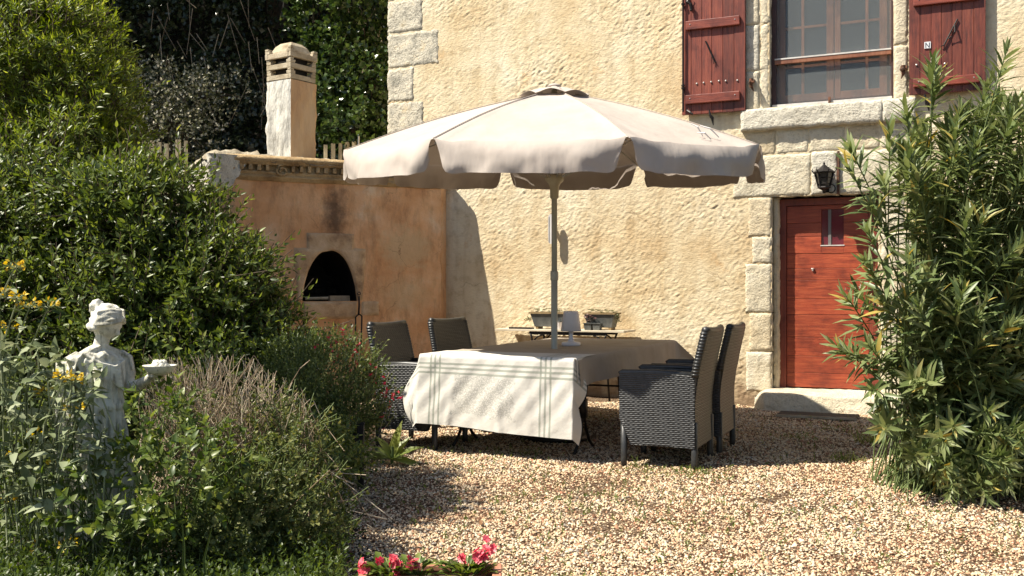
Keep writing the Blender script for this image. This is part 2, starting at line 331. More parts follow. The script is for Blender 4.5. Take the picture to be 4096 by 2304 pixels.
# loose gravel stones: real stones scattered over the court (stuff)
def mat_pebble():
    m, t, b = nmat('gravel_stones'); oi = t.nodes.new('ShaderNodeAttribute'); oi.attribute_name = 'rnd'
    r = ramp(t, [(0, (.16, .08, .045)), (.07, (.40, .19, .11)), (.16, (.50, .32, .19)), (.30, (.58, .42, .25)), (.58, (.66, .51, .33)), (.86, (.71, .60, .45)), (.95, (.36, .31, .25)), (1, (.2, .18, .16))], oi.outputs['Fac'])
    t.links.new(r.outputs[0], b.inputs['Base Color']); b.inputs['Roughness'].default_value = .8; b.inputs['Specular IOR Level'].default_value = .25
    return m
M_PEB = mat_pebble()
rng = np.random.default_rng(5)
def pebbles():
    # base stone: squashed irregular octahedron-ish, 12 tris without the buried underside
    ang = np.arange(5) * 2*np.pi/5
    n_tot = 140000
    # density falls with distance: sample y with bias to near
    yy = 3.4 + (11.0 - 3.4) * rng.random(n_tot*2)**1.75
    xx = -3.6 + 9.6 * rng.random(n_tot*2)
    ed = np.interp(yy, [2.5, 4.6, 5.5, 6.5, 7.5, 8.6, 10, 13.2], [-.85, -.72, -.95, -1.2, -1.8, -2.5, -3.3, -3.5])
    vis = (np.abs(xx) < yy*.56 + .3) & (xx > ed - .12 + .25*(rng.random(n_tot*2)**2 * -1)) & (yy + .467*xx < 11.95)
    bare = np.array([fbm(a*1.0+9, b_, 1.1, 4) for a, b_ in zip(xx, yy)]); vis &= (bare + rng.normal(0, .2, len(bare)) < .72)
    xx, yy = xx[vis][:n_tot], yy[vis][:n_tot]; n = len(xx)
    s = rng.uniform(.0034, .0086, n) * np.where(rng.random(n) < .05, 1.7, 1.0) * np.interp(yy, [4, 9], [1, 1.3])
    el = rng.uniform(.62, 1.0, n); rot = rng.uniform(0, 6.28, n); h = s * rng.uniform(.5, .95, n)
    tx, ty = rng.normal(0, .28, n), rng.normal(0, .28, n)
    V = []
    for q in range(5):
        a = ang[q] + rng.normal(0, .22, n); rr = s * rng.uniform(.8, 1.15, n)
        V.append(np.stack([rr*np.cos(a), rr*el*np.sin(a), h*rng.uniform(-.1, .25, n)], -1))
    for q in range(4):
        a = ang[q]*5/4 + .4 + rng.normal(0, .2, n); rr = s * rng.uniform(.38, .62, n)
        V.append(np.stack([rr*np.cos(a), rr*el*np.sin(a), h*rng.uniform(.8, 1.05, n)], -1))
    V = np.stack(V, 1)      # n,9,3
    V[:, :, 2] += V[:, :, 0]*tx[:, None] + V[:, :, 1]*ty[:, None]
    c, sn = np.cos(rot)[:, None], np.sin(rot)[:, None]
    x = V[:, :, 0]*c - V[:, :, 1]*sn; y = V[:, :, 0]*sn + V[:, :, 1]*c
    z0 = np.array([gz(a, b_) for a, b_ in zip(xx, yy)]) + .004
    V[:, :, 0] = x + xx[:, None]; V[:, :, 1] = y + yy[:, None]; V[:, :, 2] += (z0 + rng.uniform(0, .006, n))[:, None]
    tri = [(0, 1, 5), (1, 6, 5), (1, 2, 6), (2, 7, 6), (2, 3, 7), (3, 4, 7), (4, 8, 7), (4, 0, 8), (0, 5, 8), (5, 6, 7), (5, 7, 8)]
    Q = (np.arange(n)[:, None, None]*9 + np.array(tri)[None]).reshape(-1, 3)
    base = rng.random(n)
    patch = np.array([fbm(a, b_, 1.6, 3) for a, b_ in zip(xx, yy)])
    base = np.clip(base + np.clip(-patch*.35, -.15, .3) * 0 - np.clip(patch, 0, .6)*.45, 0, 1)
    me = np_mesh('gravel_stones', V.reshape(-1, 3), Q, None, np.repeat(base, 9))
    o = link('gravel_stones', me, M_PEB, None, False); tag(o, 'loose cream and tan gravel stones covering the whole courtyard', 'gravel', kind='stuff')
pebbles()

# ------------------------------------------------------------------ house
WA = rad(25); WO = Vector((0, 12.06, 0))
WD = Vector((math.cos(WA), -math.sin(WA), 0)); WN = Vector((math.sin(WA), math.cos(WA), 0))
def ws(u, off=0.0):      # wall coordinate along the facade of image column u, 'off' in front of it
    k = (u - 512) / F; c = WO.dot(WN) - off
    Y = c / (WN.y + WN.x * k); return (Vector((k*Y, Y, 0)) - WO).dot(WD), Y
def wp(u, v, off=0.0):
    s, Y = ws(u, off); return s, CAMH - (v - HOR)/F*Y
house = empty('house', WO, -WA, 'cream roughcast stone house with red shutters and red door', 'house')
s0 = ws(388.6)[0]; s1 = 8.5; ZT = 6.2
dl, dr = ws(771.8)[0], ws(880.5)[0]; dz0, dz1 = .19, 2.252
wl_, wr_ = ws(769.4)[0], ws(893.5)[0]; wz0, wz1 = 3.215, 5.0
def wall_mesh():
    step = .0125
    def lines(a, b, marks):
        ms = sorted(set([a] + [m for m in marks if a < m < b] + [b])); out = []
        for p, q in zip(ms, ms[1:]):
            n = max(1, int(round((q-p)/step))); out += list(np.linspace(p, q, n, endpoint=False))
        return np.array(out + [b])
    xs = lines(s0, 5.6, [dl, dr, wl_, wr_]); zs = lines(-.1, 5.1, [dz0, dz1, wz0])
    Xg, Zg = np.meshgrid(xs, zs, indexing='ij')
    D = np.zeros_like(Xg)
    for i in range(Xg.shape[0]):
        for j in range(Xg.shape[1]):
            x, z = Xg[i, j], Zg[i, j]
            w = x*.86 + z*.5; w2 = -x*.5 + z*.86
            h = noise.noise(Vector((w*14, w2*30, 0))) * .55 + noise.noise(Vector((w*27, w2*46, 5))) * 1.0 + noise.noise(Vector((x*2.2, z*2.2, 9))) * .5
            h = h * (.75 + 1.1*max(-.45, noise.noise(Vector((x*1.1, z*1.3, 4)))))
            D[i, j] = h
    dep = .0072
    P = np.stack([Xg, -dep*D - .0, Zg], -1)
    n, m = Xg.shape; idx = np.arange(n*m).reshape(n, m)
    cx = (Xg[:-1, :-1] + Xg[1:, 1:])/2; cz = (Zg[:-1, :-1] + Zg[1:, 1:])/2
    hole = ((cx > dl) & (cx < dr) & (cz < dz1)) | ((cx > wl_) & (cx < wr_) & (cz > wz0))
    q = np.stack([idx[:-1, :-1], idx[1:, :-1], idx[1:, 1:], idx[:-1, 1:]], -1)[~hole]
    return np_mesh('wall', P.reshape(-1, 3), q)
link('wall', wall_mesh(), M_RENDER, house, True)
b = MB()      # thickness of the house: side wall, upper wall, right end, reveals are separate stones
b.box(s0, s0 + .35, .03, 7, -.1, ZT); b.box(5.6, s1, 0, .4, -.1, ZT); b.box(s0, 5.6, .005, .4, 5.1, ZT)
b.box(s0+.36, dl-.3, .3, .4, -.1, 5.1); b.box(dr+.3, 5.6, .3, .4, -.1, 5.1); b.box(dl-.3, dr+.3, .3, .4, 2.6, 3.0)
b.box(s0+.36, s1, 6.6, 7, -.1, ZT); b.box(s1-.35, s1, .41, 6.59, -.1, ZT)
b.build('side_wall', M_RENDER, house)
MB().box(s0-.3, s1+.3, -.45, 7.4, ZT, ZT+.25).build('roof', M_CORN, house)

def stone(parent, x0, x1, z0, z1, m, y0=-.022, y1=.16, name='stone', gap=.0035, poly=None):
    """a dressed block: rough proud face, worn arrises"""
    x0 += gap; x1 -= gap; z0 += gap; z1 -= gap
    nx = max(4, int((x1-x0)/.022)); nz = max(4, int((z1-z0)/.022)); r = .007
    P = np.zeros((nx+3, nz+3, 3)); sd = random.uniform(0, 99); y0 = y0 + .011 if -.04 < y0 < -.015 else y0
    xs = [x0] + list(np.linspace(x0, x1, nx+1)) + [x1]; zs = [z0] + list(np.linspace(z0, z1, nz+1)) + [z1]
    for i, x in enumerate(xs):
        for j, z in enumerate(zs):
            e = min(x-x0, x1-x, z-z0, z1-z)
            back = i in (0, nx+2) or j in (0, nz+2)
            wob = (.03 if m is M_QUOIN else .010)*noise.fractal(Vector((x*11+sd, z*11, 1)), .6, 2, 3)
            yy = y1 if back else y0 + max(0, r-e)*.9 + .006*noise.noise(Vector((x*26, z*26, sd))) + .008*noise.noise(Vector((x*6, z*6, sd)))
            if not back and e < .004: yy += abs(wob)*2
            P[i, j] = (x + (wob if e < .02 else 0), yy, z + (wob if e < .02 else 0))
    return link(name, grid_mesh(name, P), m, parent, True)
random.seed(4)
# corner quoins
for (v0, v1, ue) in ((-34, 0, 415), (0, 33, 423), (33, 68, 439), (68, 102, 414), (102, 134, 424), (134, 166, 412), (166, 200, 428)):
    z1 = CAMH + (HOR-v0)/F*ws(400)[1]; z0 = CAMH + (HOR-v1)/F*ws(400)[1]
    stone(house, s0-.02, ws(ue)[0], z0, z1, M_QUOIN, -.009, .3)
# door jamb, lintel and relieving courses
for (v0, v1, ul, m) in ((197, 236.5, 748, M_STONE2), (236.5, 263.5, 752, M_STONE), (263.5, 313, 745, M_STONE), (313, 352, 749, M_STONE2), (352, 392, 746, M_STONE)):
    Y = ws(771)[1]; stone(house, ws(ul)[0], dl, CAMH-(v1-HOR)/F*Y, CAMH-(v0-HOR)/F*Y if v0 > 198 else dz1, m, -.024, .285)
for (v0, v1, ur, m) in ((190, 232, 905, M_STONE), (232, 270, 915, M_STONE), (270, 308, 903, M_STONE2), (308, 350, 914, M_STONE), (350, 394, 906, M_STONE)):
    Y = ws(880)[1]; stone(house, dr, ws(ur)[0], CAMH-(v1-HOR)/F*Y, CAMH-(v0-HOR)/F*Y if v0 > 192 else dz1, m, -.024, .285)
kx0, kx1 = ws(811)[0], ws(838)[0]
stone(house, ws(733)[0], kx0, dz1, 2.70, M_STONE, -.024, .285); stone(house, kx0, kx1, dz1, 2.71, M_SILL, -.036, .285, 'keystone'); stone(house, kx1, ws(930)[0], dz1, 2.70, M_STONE, -.024, .285)
MB().box(kx1-.004, kx1+.016, -.045, -.01, dz1+.0, 2.7, .002).build('shadow_crack_line', M_RUST, house)  # thin dark strip put in for the shadow/crack line beside the keystone
for a, c_, m in ((745, 776, M_STONE2), (776, 809, M_STONE), (809, 846, M_STONE), (846, 880, M_STONE2), (880, 918, M_STONE)):
    stone(house, ws(a)[0], ws(c_)[0], 2.705, 2.962, m, -.02)
# window surround
xj = ws(744.5)[0]; xr2 = ws(908)[0]
for (z0, z1, m) in ((3.19, 3.62, M_STONE), (3.62, 4.12, M_SILL), (4.12, 4.62, M_STONE), (4.62, 5.1, M_STONE)):
    stone(house, xj + random.uniform(-.02, .02), ws(759.5)[0], z0, z1, m, -.03, .20)
    stone(house, ws(759.5)[0], wl_, z0, z1 + (.0 if z0 > 3.2 else .06), M_STONE, -.018, .20)
for (z0, z1, m) in ((3.19, 3.75, M_STONE), (3.75, 4.3, M_STONE), (4.3, 5.1, M_STONE)):
    stone(house, wr_, xr2, z0, z1, m, -.03, .20)
for a, c_ in ((742, 883), (883, 916)):
    stone(house, ws(a)[0], ws(c_)[0], 2.97, 3.20, M_SILL, -.085, .2, 'sill_stone', .002)
for o_ in [o for o in bpy.data.objects if o.name.startswith('sill_stone')]: pass

# window: frame, sashes, panes
win = MB(); yw = .20
win.box(wl_, wl_+.075, yw, yw+.06, wz0, wz1).box(wr_-.075, wr_, yw, yw+.06, wz0, wz1).box(wl_+.075, wr_-.075, yw, yw+.06, wz0, wz0+.07)
wo = win.build('window', M_WFRAME, house)
cxm = (ws(827, -.2)[0] + ws(842, -.2)[0])/2
for a, c_ in ((wl_+.075, cxm-.004), (cxm+.004, wr_-.075)):
    f_ = MB(); f_.box(a, a+.06, yw-.02, yw+.04, wz0+.07, wz1).box(c_-.075, c_, yw-.02, yw+.04, wz0+.07, wz1).box(a+.06, c_-.075, yw-.02, yw+.04, wz0+.07, wz0+.15)
    f_.build('sash', M_WFRAME, wo, bevel=.004)
def mat_pane():
    m, t, b = nmat('window_glass'); b.inputs['Base Color'].default_value = (.03, .037, .042, 1); b.inputs['Roughness'].default_value = .04
    b.inputs['Specular IOR Level'].default_value = .9; b.inputs['Alpha'].default_value = .86
    bumpn(t, b, noise_n(t, objco(t), 2.5, 2), .04, .05); return m
M_PANE = mat_pane()
mun = MB()
zr = [wz0+.15, 4.085, 4.9]
for a, c_, um in ((wl_+.135, cxm-.079, 803), (cxm+.064, wr_-.15, 867)):
    xm = ws(um, -.2)[0]
    MB().box(xm-.014, xm+.014, yw-.015, yw+.03, wz0+.15, wz1).build('muntin', M_WFRAME, wo)
    for x0, x1 in ((a, xm-.014), (xm+.014, c_)):
        MB().box(x0, x1, yw-.015, yw+.03, 4.075, 4.10).build('muntin', M_WFRAME, wo)
        MB().box(x0, x1, yw-.015, yw+.03, 3.655, 3.68).build('muntin', M_WFRAME, wo)
        for za, zb in ((wz0+.15, 3.655), (3.68, 4.075), (4.10, wz1)):
            MB().box(x0, x1, yw+.005, yw+.011, za, zb).build('pane', M_PANE, wo)
b = MB()                       # dark room behind
b.box(wl_-.3, wr_+.3, 1.6, 1.65, 2.9, 5.2).box(wl_-.35, wl_-.3, .42, 1.6, 2.9, 5.2).box(wr_+.3, wr_+.35, .42, 1.6, 2.9, 5.2).box(wl_-.3, wr_+.3, .42, 1.6, 2.85, 2.9).box(wl_-.3, wr_+.3, .42, 1.6, 5.2, 5.25)
M_ROOM = mat_noise('room_paint', [(.3, (.16, .15, .14)), (.7, (.22, .21, .20))], 2, .9, 0)
b.build('room', M_ROOM, house)
M_PALE = mat_noise('pale_indoor', [(.3, (.35, .33, .29)), (.7, (.55, .52, .46))], 9, .9, .3, .01, 20)
for (ua, va, ub, vb, w) in ((822, 60, 817, 92, .05), (829, 38, 820, 52, .045), (848, 64, 853, 90, .03)):
    (xa, za), (xb, zb) = wp(ua, va, -.3), wp(ub, vb, -.3)
    MB().tube([(xa, .34, za), ((xa+xb)/2-.01, .35, (za+zb)/2), (xb, .34, zb)], [w*.7, w, w*.6], 8).build('pale_shape', M_PALE, wo)  # stand-in pale shapes for unidentified slat-like things indoors
def mat_screen():
    m, t, b = nmat('insect_screen'); b.inputs['Base Color'].default_value = (.20, .22, .225, 1); b.inputs['Roughness'].default_value = .7; b.inputs['Alpha'].default_value = .27
    return m
MB().box(wl_+.05, wr_-.03, yw-.06, yw-.057, wz0+.05, 4.98).build('insect_screen', mat_screen(), wo)
fr = MB(); fr.box(wl_+.0, wl_+.05, yw-.075, yw-.045, wz0+.02, 5).box(wr_-.03, wr_, yw-.075, yw-.045, wz0+.02, 5).box(wl_+.05, wr_-.03, yw-.075, yw-.045, wz0+.02, wz0+.05)
M_DKBR = mat_noise('dark_brown_paint', [(.3, (.03, .012, .012)), (.7, (.07, .025, .022))], 12, .5, .1, .003, 50)
fr.build('screen_frame', M_DKBR, wo)
M_ALU = mat_noise('pale_rail', [(.3, (.5, .46, .42)), (.7, (.75, .72, .68))], 15, .5, .3, .004, 50)
MB().box(wl_+.04, wr_-.03, .09, .125, 3.69, 3.735).build('handrail', M_WFRAME, wo, bevel=.004)
MB().box(wl_+.04, wr_-.03, .085, .130, 3.737, 3.752).build('rail_lit_top', M_ALU, wo)  # pale strip added to paint the sunlit top of the wooden handrail
MB().box(wl_+.02, wr_-.02, .06, .11, wz0+.0, wz0+.035).build('bottom_rail', M_ALU, wo)
xs_ = ws(829)[0]; MB().box(xs_-.012, xs_+.012, .03, .055, wz0-.03, wz0+.07).build('stay', M_RUST, wo)

# shutters
def shutter(ul, ur, zb, zt, npl, battens, bu0, bu1, nails, side):
    off = .085; x0, x1 = ws(ul, off)[0], ws(ur, off)[0]
    sh = MB().box(x0+.004, x1-.004, -.06, -.045, zb+.004, zt).build('shutter', M_SHUT, house)
    w = (x1-x0)/npl; xa = x0
    for i in range(npl):
        ww = w*random.uniform(.9, 1.1) if i < npl-1 else x1-xa
        dy = random.uniform(-.002, .002)
        MB().box(xa+.0018, xa+ww-.0018, -.085+dy, -.061, zb+random.uniform(0, .003), zt).build('plank', M_SHUT, sh, bevel=.0035); xa += ww
    for (z0, z1) in battens:
        p = MB().prism([(bu0, z0), (bu1, z0), (bu1, z1), (bu0, z1)], -.125, -.088); p.build('batten', M_BATTEN, sh, bevel=.008)
        for xn in (bu0+.05, bu1-.05):
            MB().tube([(xn, -.124, (z0+z1)/2+.01), (xn, -.130, (z0+z1)/2+.01)], .006, 8).build('nail', M_NAIL, sh)
    for (un, vn) in nails:
        x, z = wp(un, vn, .09); MB().lathe([(.0115, 0), (.010, .004), (.005, .0075)], n=10)
        q = MB(); q.tube([(x, -.088, z), (x, -.094, z), (x, -.098, z)], [.0115, .010, .004], 10); q.build('nail', M_NAIL, sh)
    return sh, x0, x1
bx0, bx1 = ws(686, .1)[0], ws(740, .1)[0]
sh, xa, xb = shutter(681.8, 745.3, 3.187, 5.1, 6, ((4.115, 4.215), (3.30, 3.40), (4.9, 5.0)), bx0, bx1,
    ((696.8, 83.7), (703.6, 82.8), (711.1, 82), (718.9, 81), (725.8, 80.9), (737.4, 80.4)), 'l')
q = MB(); q.tube([(xa+.022, -.115, 3.22), (xa+.022, -.115, 5.05)], .011, 8)
for z in (3.47, 3.50, 4.62, 4.65, 4.4): q.tube([(xa+.022, -.115, z), (xa+.022, -.115, z+.018)], .021, 8)
q.build('bolt_rod', M_IRON, sh)
q = MB(); x, z = wp(689, 113, .1); q.tube([(x-.02, -.1, z+.03), (x+.02, -.12, z), (x+.045, -.12, z-.02)], .012, 6); q.build('rod_hook', M_IRON, sh)
x, z = wp(690, 7, .1); q = MB(); q.tube([(x-.03, -.11, z+.12), (x-.02, -.13, z+.05), (x+.015, -.13, z+.02), (x+.02, -.12, z-.05)], [.012, .02, .016, .018], 7)
q.tube([(x+.02, -.11, z+.1), (x-.01, -.12, z+.06), (x+.01, -.12, z-.01), (x+.02, -.13, z-.05)], [.008, .012, .01, .016], 6); q.build('latch_handle', M_IRON, sh)
q = MB(); (x0_, z0_), (x1_, z1_) = wp(705.5, 41, .1), wp(714, 60, .1)
q.tube([(x0_, -.095, z0_), (x1_, -.10, z1_)], .009, 6); q.tube([(x1_, -.10, z1_), (x1_+.02, -.10, z1_-.03)], .005, 5); q.tube([(x1_, -.10, z1_), (x1_-.003, -.10, z1_-.04)], .005, 5)
q.build('stay_bar', M_IRON, sh)
rb0, rb1 = ws(913.5, .1)[0], ws(979.5, .1)[0]
sh2, xc, xd = shutter(908.8, 985.8, 3.215, 5.1, 7, ((4.10, 4.20), (3.285, 3.37), (4.9, 5.0)), rb0, rb1,
    ((916.6, 65), (928.5, 64.6), (936.9, 64.3), (944.9, 63.7)), 'r')
q = MB(); (x0_, z0_), (x1_, z1_) = wp(957.5, 19, .1), wp(944, 45, .1); mx_, mz_ = (x0_+x1_)/2, (z0_+z1_)/2
dx_, dz_ = (x1_-x0_), (z1_-z0_)
q.tube([(x0_, -.10, z0_), (x1_, -.10, z1_)], .008, 6)
q.tube([(x0_+.2*dx_, -.11, z0_+.25*dz_), (mx_+.04, -.13, mz_-.01), (x0_+.75*dx_+.01, -.11, z0_+.78*dz_)], .008, 6)
q.tube([(x1_, -.1, z1_), (x1_-.03, -.1, z1_-.01)], .005, 5); q.tube([(x1_, -.1, z1_), (x1_+.005, -.1, z1_-.035)], .005, 5)
q.build('stay_bar', M_IRON, sh2)
# little white plaque with dark marks
x, z = wp(927.5, 45, .095); pl = MB().box(x-.030, x+.030, -.094, -.088, z-.033, z+.033)
pl.build('plaque', mat_noise('white_enamel', [(.3, (.7, .72, .74)), (.7, (.8, .8, .8))], 9, .3, 0), sh2)
q = MB()
for (a0, c0, a1, c1) in ((-.017, -.024, -.017, .024), (-.017, .024, .013, -.022), (.015, -.022, .017, .024)):
    q.tube([(x+a0, -.0955, z+c0), (x+a1, -.0955, z+c1)], .0032, 5)
q.build('plaque_mark', mat_noise('dark_blue_ink', [(.3, (.02, .03, .06)), (.7, (.03, .05, .09))], 9, .4, 0), sh2)
# hinge pintles and shutter catches
for (u, v, s_) in ((752, 84, 1), (903.5, 71, -1)):
    x, z = wp(u, v, .05); q = MB()
    q.box(x-.03, x+.03, -.06, -.02, z+.02, z+.05, .004).tube([(x, -.09, z-.04), (x, -.09, z+.05)], [.018, .022], 8).tube([(x+.02*s_, -.1, z), (x-.015*s_, -.12, z+.015)], [.024, .018], 8).tube([(x, -.08, z-.03), (x+.02*s_, -.07, z-.08)], [.015, .006], 6)
    q.build('hinge_pintle', M_RUST, house)
for (u, v) in ((711.5, 116), (926, 101)):
    x, z = wp(u, v, .05); q = MB()
    q.tube([(x, -.02, z-.03), (x, -.09, z-.02)], .010, 6).tube([(x-.01, -.11, z+.06), (x, -.11, z), (x+.02, -.10, z-.03), (x+.03, -.09, z-.11)], [.008, .014, .018, .005], 7)
    q.build('shutter_catch', M_IRON, house)

# door
yd = .175; dfr = .125
do = MB().box(dl, dl+dfr, yd-.02, yd+.07, dz0, dz1-.02).box(dr-dfr, dr, yd-.02, yd+.07, dz0, dz1-.02).box(dl+dfr, dr-dfr, yd-.02, yd+.07, dz1-.09, dz1-.02).build('door', M_DOORFR, house)
for a_, c_ in ((dl, dl+.062), (dr-.03, dr)): stone(house, a_, c_, dz0, dz1, M_STONE2, .07, .2, 'rebate_stone', .001)
b = MB().box(dl, dr, .286, .3, dz0-.1, dz1); b.build('door_backing', M_DKBR, do)
px0, px1 = dl+dfr+.004, dr-dfr-.004
(ga, gz1_), (gb, gz0_) = wp(821, 209.5, -.16), wp(843.5, 244.5, -.16)
cuts = [dz0+.012] + [CAMH-(v-HOR)/F*10.6 for v in (374, 357, 338, 315, 299, 280, 268, 253, 236, 222)] + [dz1-.094]
cuts = sorted(cuts)
for z0, z1 in zip(cuts, cuts[1:]):
    dy = random.uniform(-.002, .002)
    if z1 > gz0_ + .02:
        for a, c_ in ((px0, ga), (gb, px1)): MB().box(a, c_, yd+dy, yd+.04, z0+.0015, z1-.0015).build('plank', M_DOOR, do, bevel=.0035)
        if z0 < gz0_: MB().box(ga+.001, gb-.001, yd+dy, yd+.04, z0+.0015, gz0_-.002).build('plank', M_DOOR, do)
    else: MB().box(px0, px1, yd+dy, yd+.04, z0+.0015, z1-.0015).build('plank', M_DOOR, do, bevel=.0035)
zt_ = gz1_
MB().box(ga, gb, yd+.001, yd+.04, zt_+.002, dz1-.094).build('plank', M_DOOR, do) if zt_ < dz1-.1 else None
MB().box(ga, gb, yd+.022, yd+.027, gz0_, zt_).build('pane', mat_noise('red_tinted_glass', [(.3, (.10, .012, .02)), (.7, (.18, .02, .035))], 5, .1, 0), do)
MB().box(ga+.07, ga+.10, yd+.012, yd+.02, gz0_, zt_).build('pane_bar', M_ROOM, do)
MB().box(ga-.008, gb+.008, yd-.006, yd+.01, gz0_-.012, gz0_-.001).build('pane_sill', M_ALU, do)
x, z = wp(875, 282, -.14); q = MB(); q.box(x-.02, x+.02, yd-.012, yd-.004, z-.27, z+.12).box(x-.012, x+.012, yd-.02, yd-.013, z-.25, z-.1)
q.build('handle_plate', M_IRON, do)
x, z = wp(868, 286, -.12); q = MB(); q.tube([(x+.07, yd-.03, z), (x+.02, yd-.06, z+.02), (x-.03, yd-.06, z+.03), (x-.055, yd-.06, z+.01), (x-.05, yd-.06, z-.02), (x-.03, yd-.06, z-.015)], [.014, .012, .012, .010, .009, .006], 7)
q.build('handle', M_IRON, do)
x, z = wp(811, 269, -.12); MB().tube([(x, yd-.003, z), (x+.015, yd-.01, z+.005), (x+.01, yd-.005, z-.02)], [.012, .014, .008], 6).build('keyhole_plate', M_ALU, do)

# doorstep: worn stone slab standing before the door
def lump(name, m, c, r, seed, parent=None, sub=3, amp=.18, fr=2.2, flat=None):
    bm = bmesh.new(); bmesh.ops.create_icosphere(bm, subdivisions=sub, radius=1)
    for v in bm.verts:
        k = 1 + amp * noise.fractal(v.co * fr + Vector((seed, 0, 0)), .6, 2, 3)
        v.co = Vector((v.co.x*r[0]*k, v.co.y*r[1]*k, v.co.z*r[2]*k))
    me = bpy.data.meshes.new(name); bm.to_mesh(me); bm.free()
    o = link(name, me, m, parent, True); o.location = c; return o
def step_mesh():
    n, m = 90, 40; P = np.zeros((n, m, 3)); x0, x1 = dl-.12, dr+.25
    for i in range(n):
        x = x0 + (x1-x0)*i/(n-1)
        for j in range(m):
            t = j/(m-1); w = .008*noise.fractal(Vector((x*4, t*4, 2)), .6, 2, 4)
            if t < .55: y = .28 - (.28+.40)*t/.55; z = .192 - .012*(t/.55)**3
            else: k = (t-.55)/.45; y = -.40 - .05*math.sin(k*1.57); z = .18 - .24*k
            ed = min(1, (x-x0)/.12); y += (1-ed)*.10 if t > .5 else 0; z -= (1-ed)**2*.05
            P[i, j] = (x, y + w, z + w)
    return grid_mesh('doorstep', P)
st = link('doorstep', step_mesh(), M_STONE, None, True); st.location = WO; st.rotation_euler.z = -WA
tag(st, 'worn pale stone step below the red door', 'doorstep')
bo = lump('stone_boulder', mat_stone('brown_boulder', [(.3, (.16, .10, .07)), (.5, (.30, .20, .13)), (.75, (.42, .31, .22))], .5, 9), gnd(760, 404) + Vector((0, .1, .07)), (.085, .09, .11), 3.3, amp=.3)
tag(bo, 'rough brown stone at the left foot of the doorstep', 'stone')
M_MAT = mat_noise('dark_rubber_mat', [(.3, (.018, .016, .015)), (.7, (.05, .042, .036))], 30, .9, .8, .006, 160)
mb = MB(); mb.box(0, .78, -.32, 0, .012, .03, 0)
g = gnd(777, 418); dm = MB().box(0, .75, 0, .34, .016, .034).build('doormat', M_MAT, None, bevel=.006); dm.location = gnd(776, 418); dm.rotation_euler.z = -WA+.04
MB().box(.0, .75, -.012, -.002, .014, .038).build('mat_edge', M_CAP, dm)
tag(dm, 'flat dark doormat lying on the gravel before the doorstep', 'doormat')
# ------------------------------------------------------------------ bread oven with chimney
OA = rad(26); OF = Vector((-.905, 12.255, 0))
oven = empty('bread_oven', OF, OA, 'orange plastered bread oven with arched mouth, moulded cornice and square chimney', 'bread oven')
OD = Vector((math.cos(OA), math.sin(OA), 0)); ON = Vector((-math.sin(OA), math.cos(OA), 0))
def op(u, v, off=0.0):
    k = (u-512)/F; Y = (OF.dot(ON) - off)/(ON.y + ON.x*k); return (Vector((k*Y, Y, 0)) - OF).dot(OD), CAMH - (v-HOR)/F*Y
XL = op(214, 180)[0]
(ax0, az0), (ax1, _) = op(302.4, 301.3), op(356.7, 301.3); axm, azt = op(332.5, 250.5)
def arch(x):
    t = (x-ax0)/(ax1-ax0); t = min(1, max(0, t))
    return az0 + (azt-az0) * (max(0, 1-abs(2*t-1.0)**2.25))**.62
def oven_front():
    xs = sorted(set(list(np.linspace(XL, ax0, 45)) + list(np.linspace(ax0, ax1, 31)) + list(np.linspace(ax1, .04, 40))))
    V = []; Q = []; 
    def disp(x, z): return -.012*noise.fractal(Vector((x*2.5, z*2.5, 4)), .6, 2, 4) + (.0 if z > .9 else -.05*(.9-z)*0)
    def strip(xs, zlo, zhi, nz):
        b0 = len(V)
        for x in xs:
            for j in range(nz): z = zlo(x) + (zhi(x)-zlo(x))*j/(nz-1); V.append((x + (.03*noise.fractal(Vector((z*3.5, 2, 1)), .6, 2, 4)*max(0, (x+.5)/.54)**3 if x > -.5 else 0), disp(x, z) if z < 2.45 else 0, z))
        for i in range(len(xs)-1):
            for j in range(nz-1): Q.append((b0+i*nz+j, b0+(i+1)*nz+j, b0+(i+1)*nz+j+1, b0+i*nz+j+1))
    L = [x for x in xs if x <= ax0+1e-6]; Mi = [x for x in xs if ax0-1e-6 <= x <= ax1+1e-6]; R = [x for x in xs if x >= ax1-1e-6]
    strip(L, lambda x: -.1, lambda x: 2.5, 60); strip(R, lambda x: -.1, lambda x: 2.5, 60)
    strip(Mi, lambda x: -.1, lambda x: az0, 30); strip(Mi, arch, lambda x: 2.5, 30)
    # mouth: dark tunnel
    b0 = len(V); n = len(Mi)
    return np_mesh('front_wall', V, Q), Mi
me, Mi = oven_front(); link('front_wall', me, M_OVEN, oven, True)
V = []; Q = []
for d in range(9):
    y = -.0 + .95*d/8; k = 1 - .25*(d/8)**2 + .0
    for x in Mi:
        z = arch(x); V.append(((x-axm)*(k+.35*min(1, d/2)*(0 if d == 0 else .6)) + axm, y, az0 + (z-az0)*(1 + .12*min(1, d))*k + .02*noise.noise(Vector((x*9, y*9, 0)))*d))
n = len(Mi)
for d in range(8):
    for i in range(n-1): Q.append((d*n+i, d*n+i+1, (d+1)*n+i+1, (d+1)*n+i))
link('mouth_vault', np_mesh('mouth_vault', V, Q), M_SOOT, oven, True)
MB().box(ax0-.2, ax1+.2, .003, 1.0, az0-.05, az0-.002).build('hearth', M_SOOT, oven)
MB().box(ax0-.3, ax1+.3, .96, 1.0, az0-.1, azt+.2).build('mouth_back', M_SOOT, oven)
for r in range(4):
    for k in range(5):
        x = ax0 + .02 + k*.14 + (r % 2)*.07
        if x + .13 < ax1: MB().box(x, x+.13, .84, .95, az0+.012+r*.075, az0+.078+r*.075, .004).build('brick', M_SOOT, oven)
MB().tube([(ax0+.06, .10, az0+.03), (ax0+.32, .06, az0+.035)], .018, 7).build('log', M_CAP, oven)
MB().box(ax0+.36, ax0+.60, .12, .20, az0, az0+.06, .004).build('brick', M_ARCH, oven)
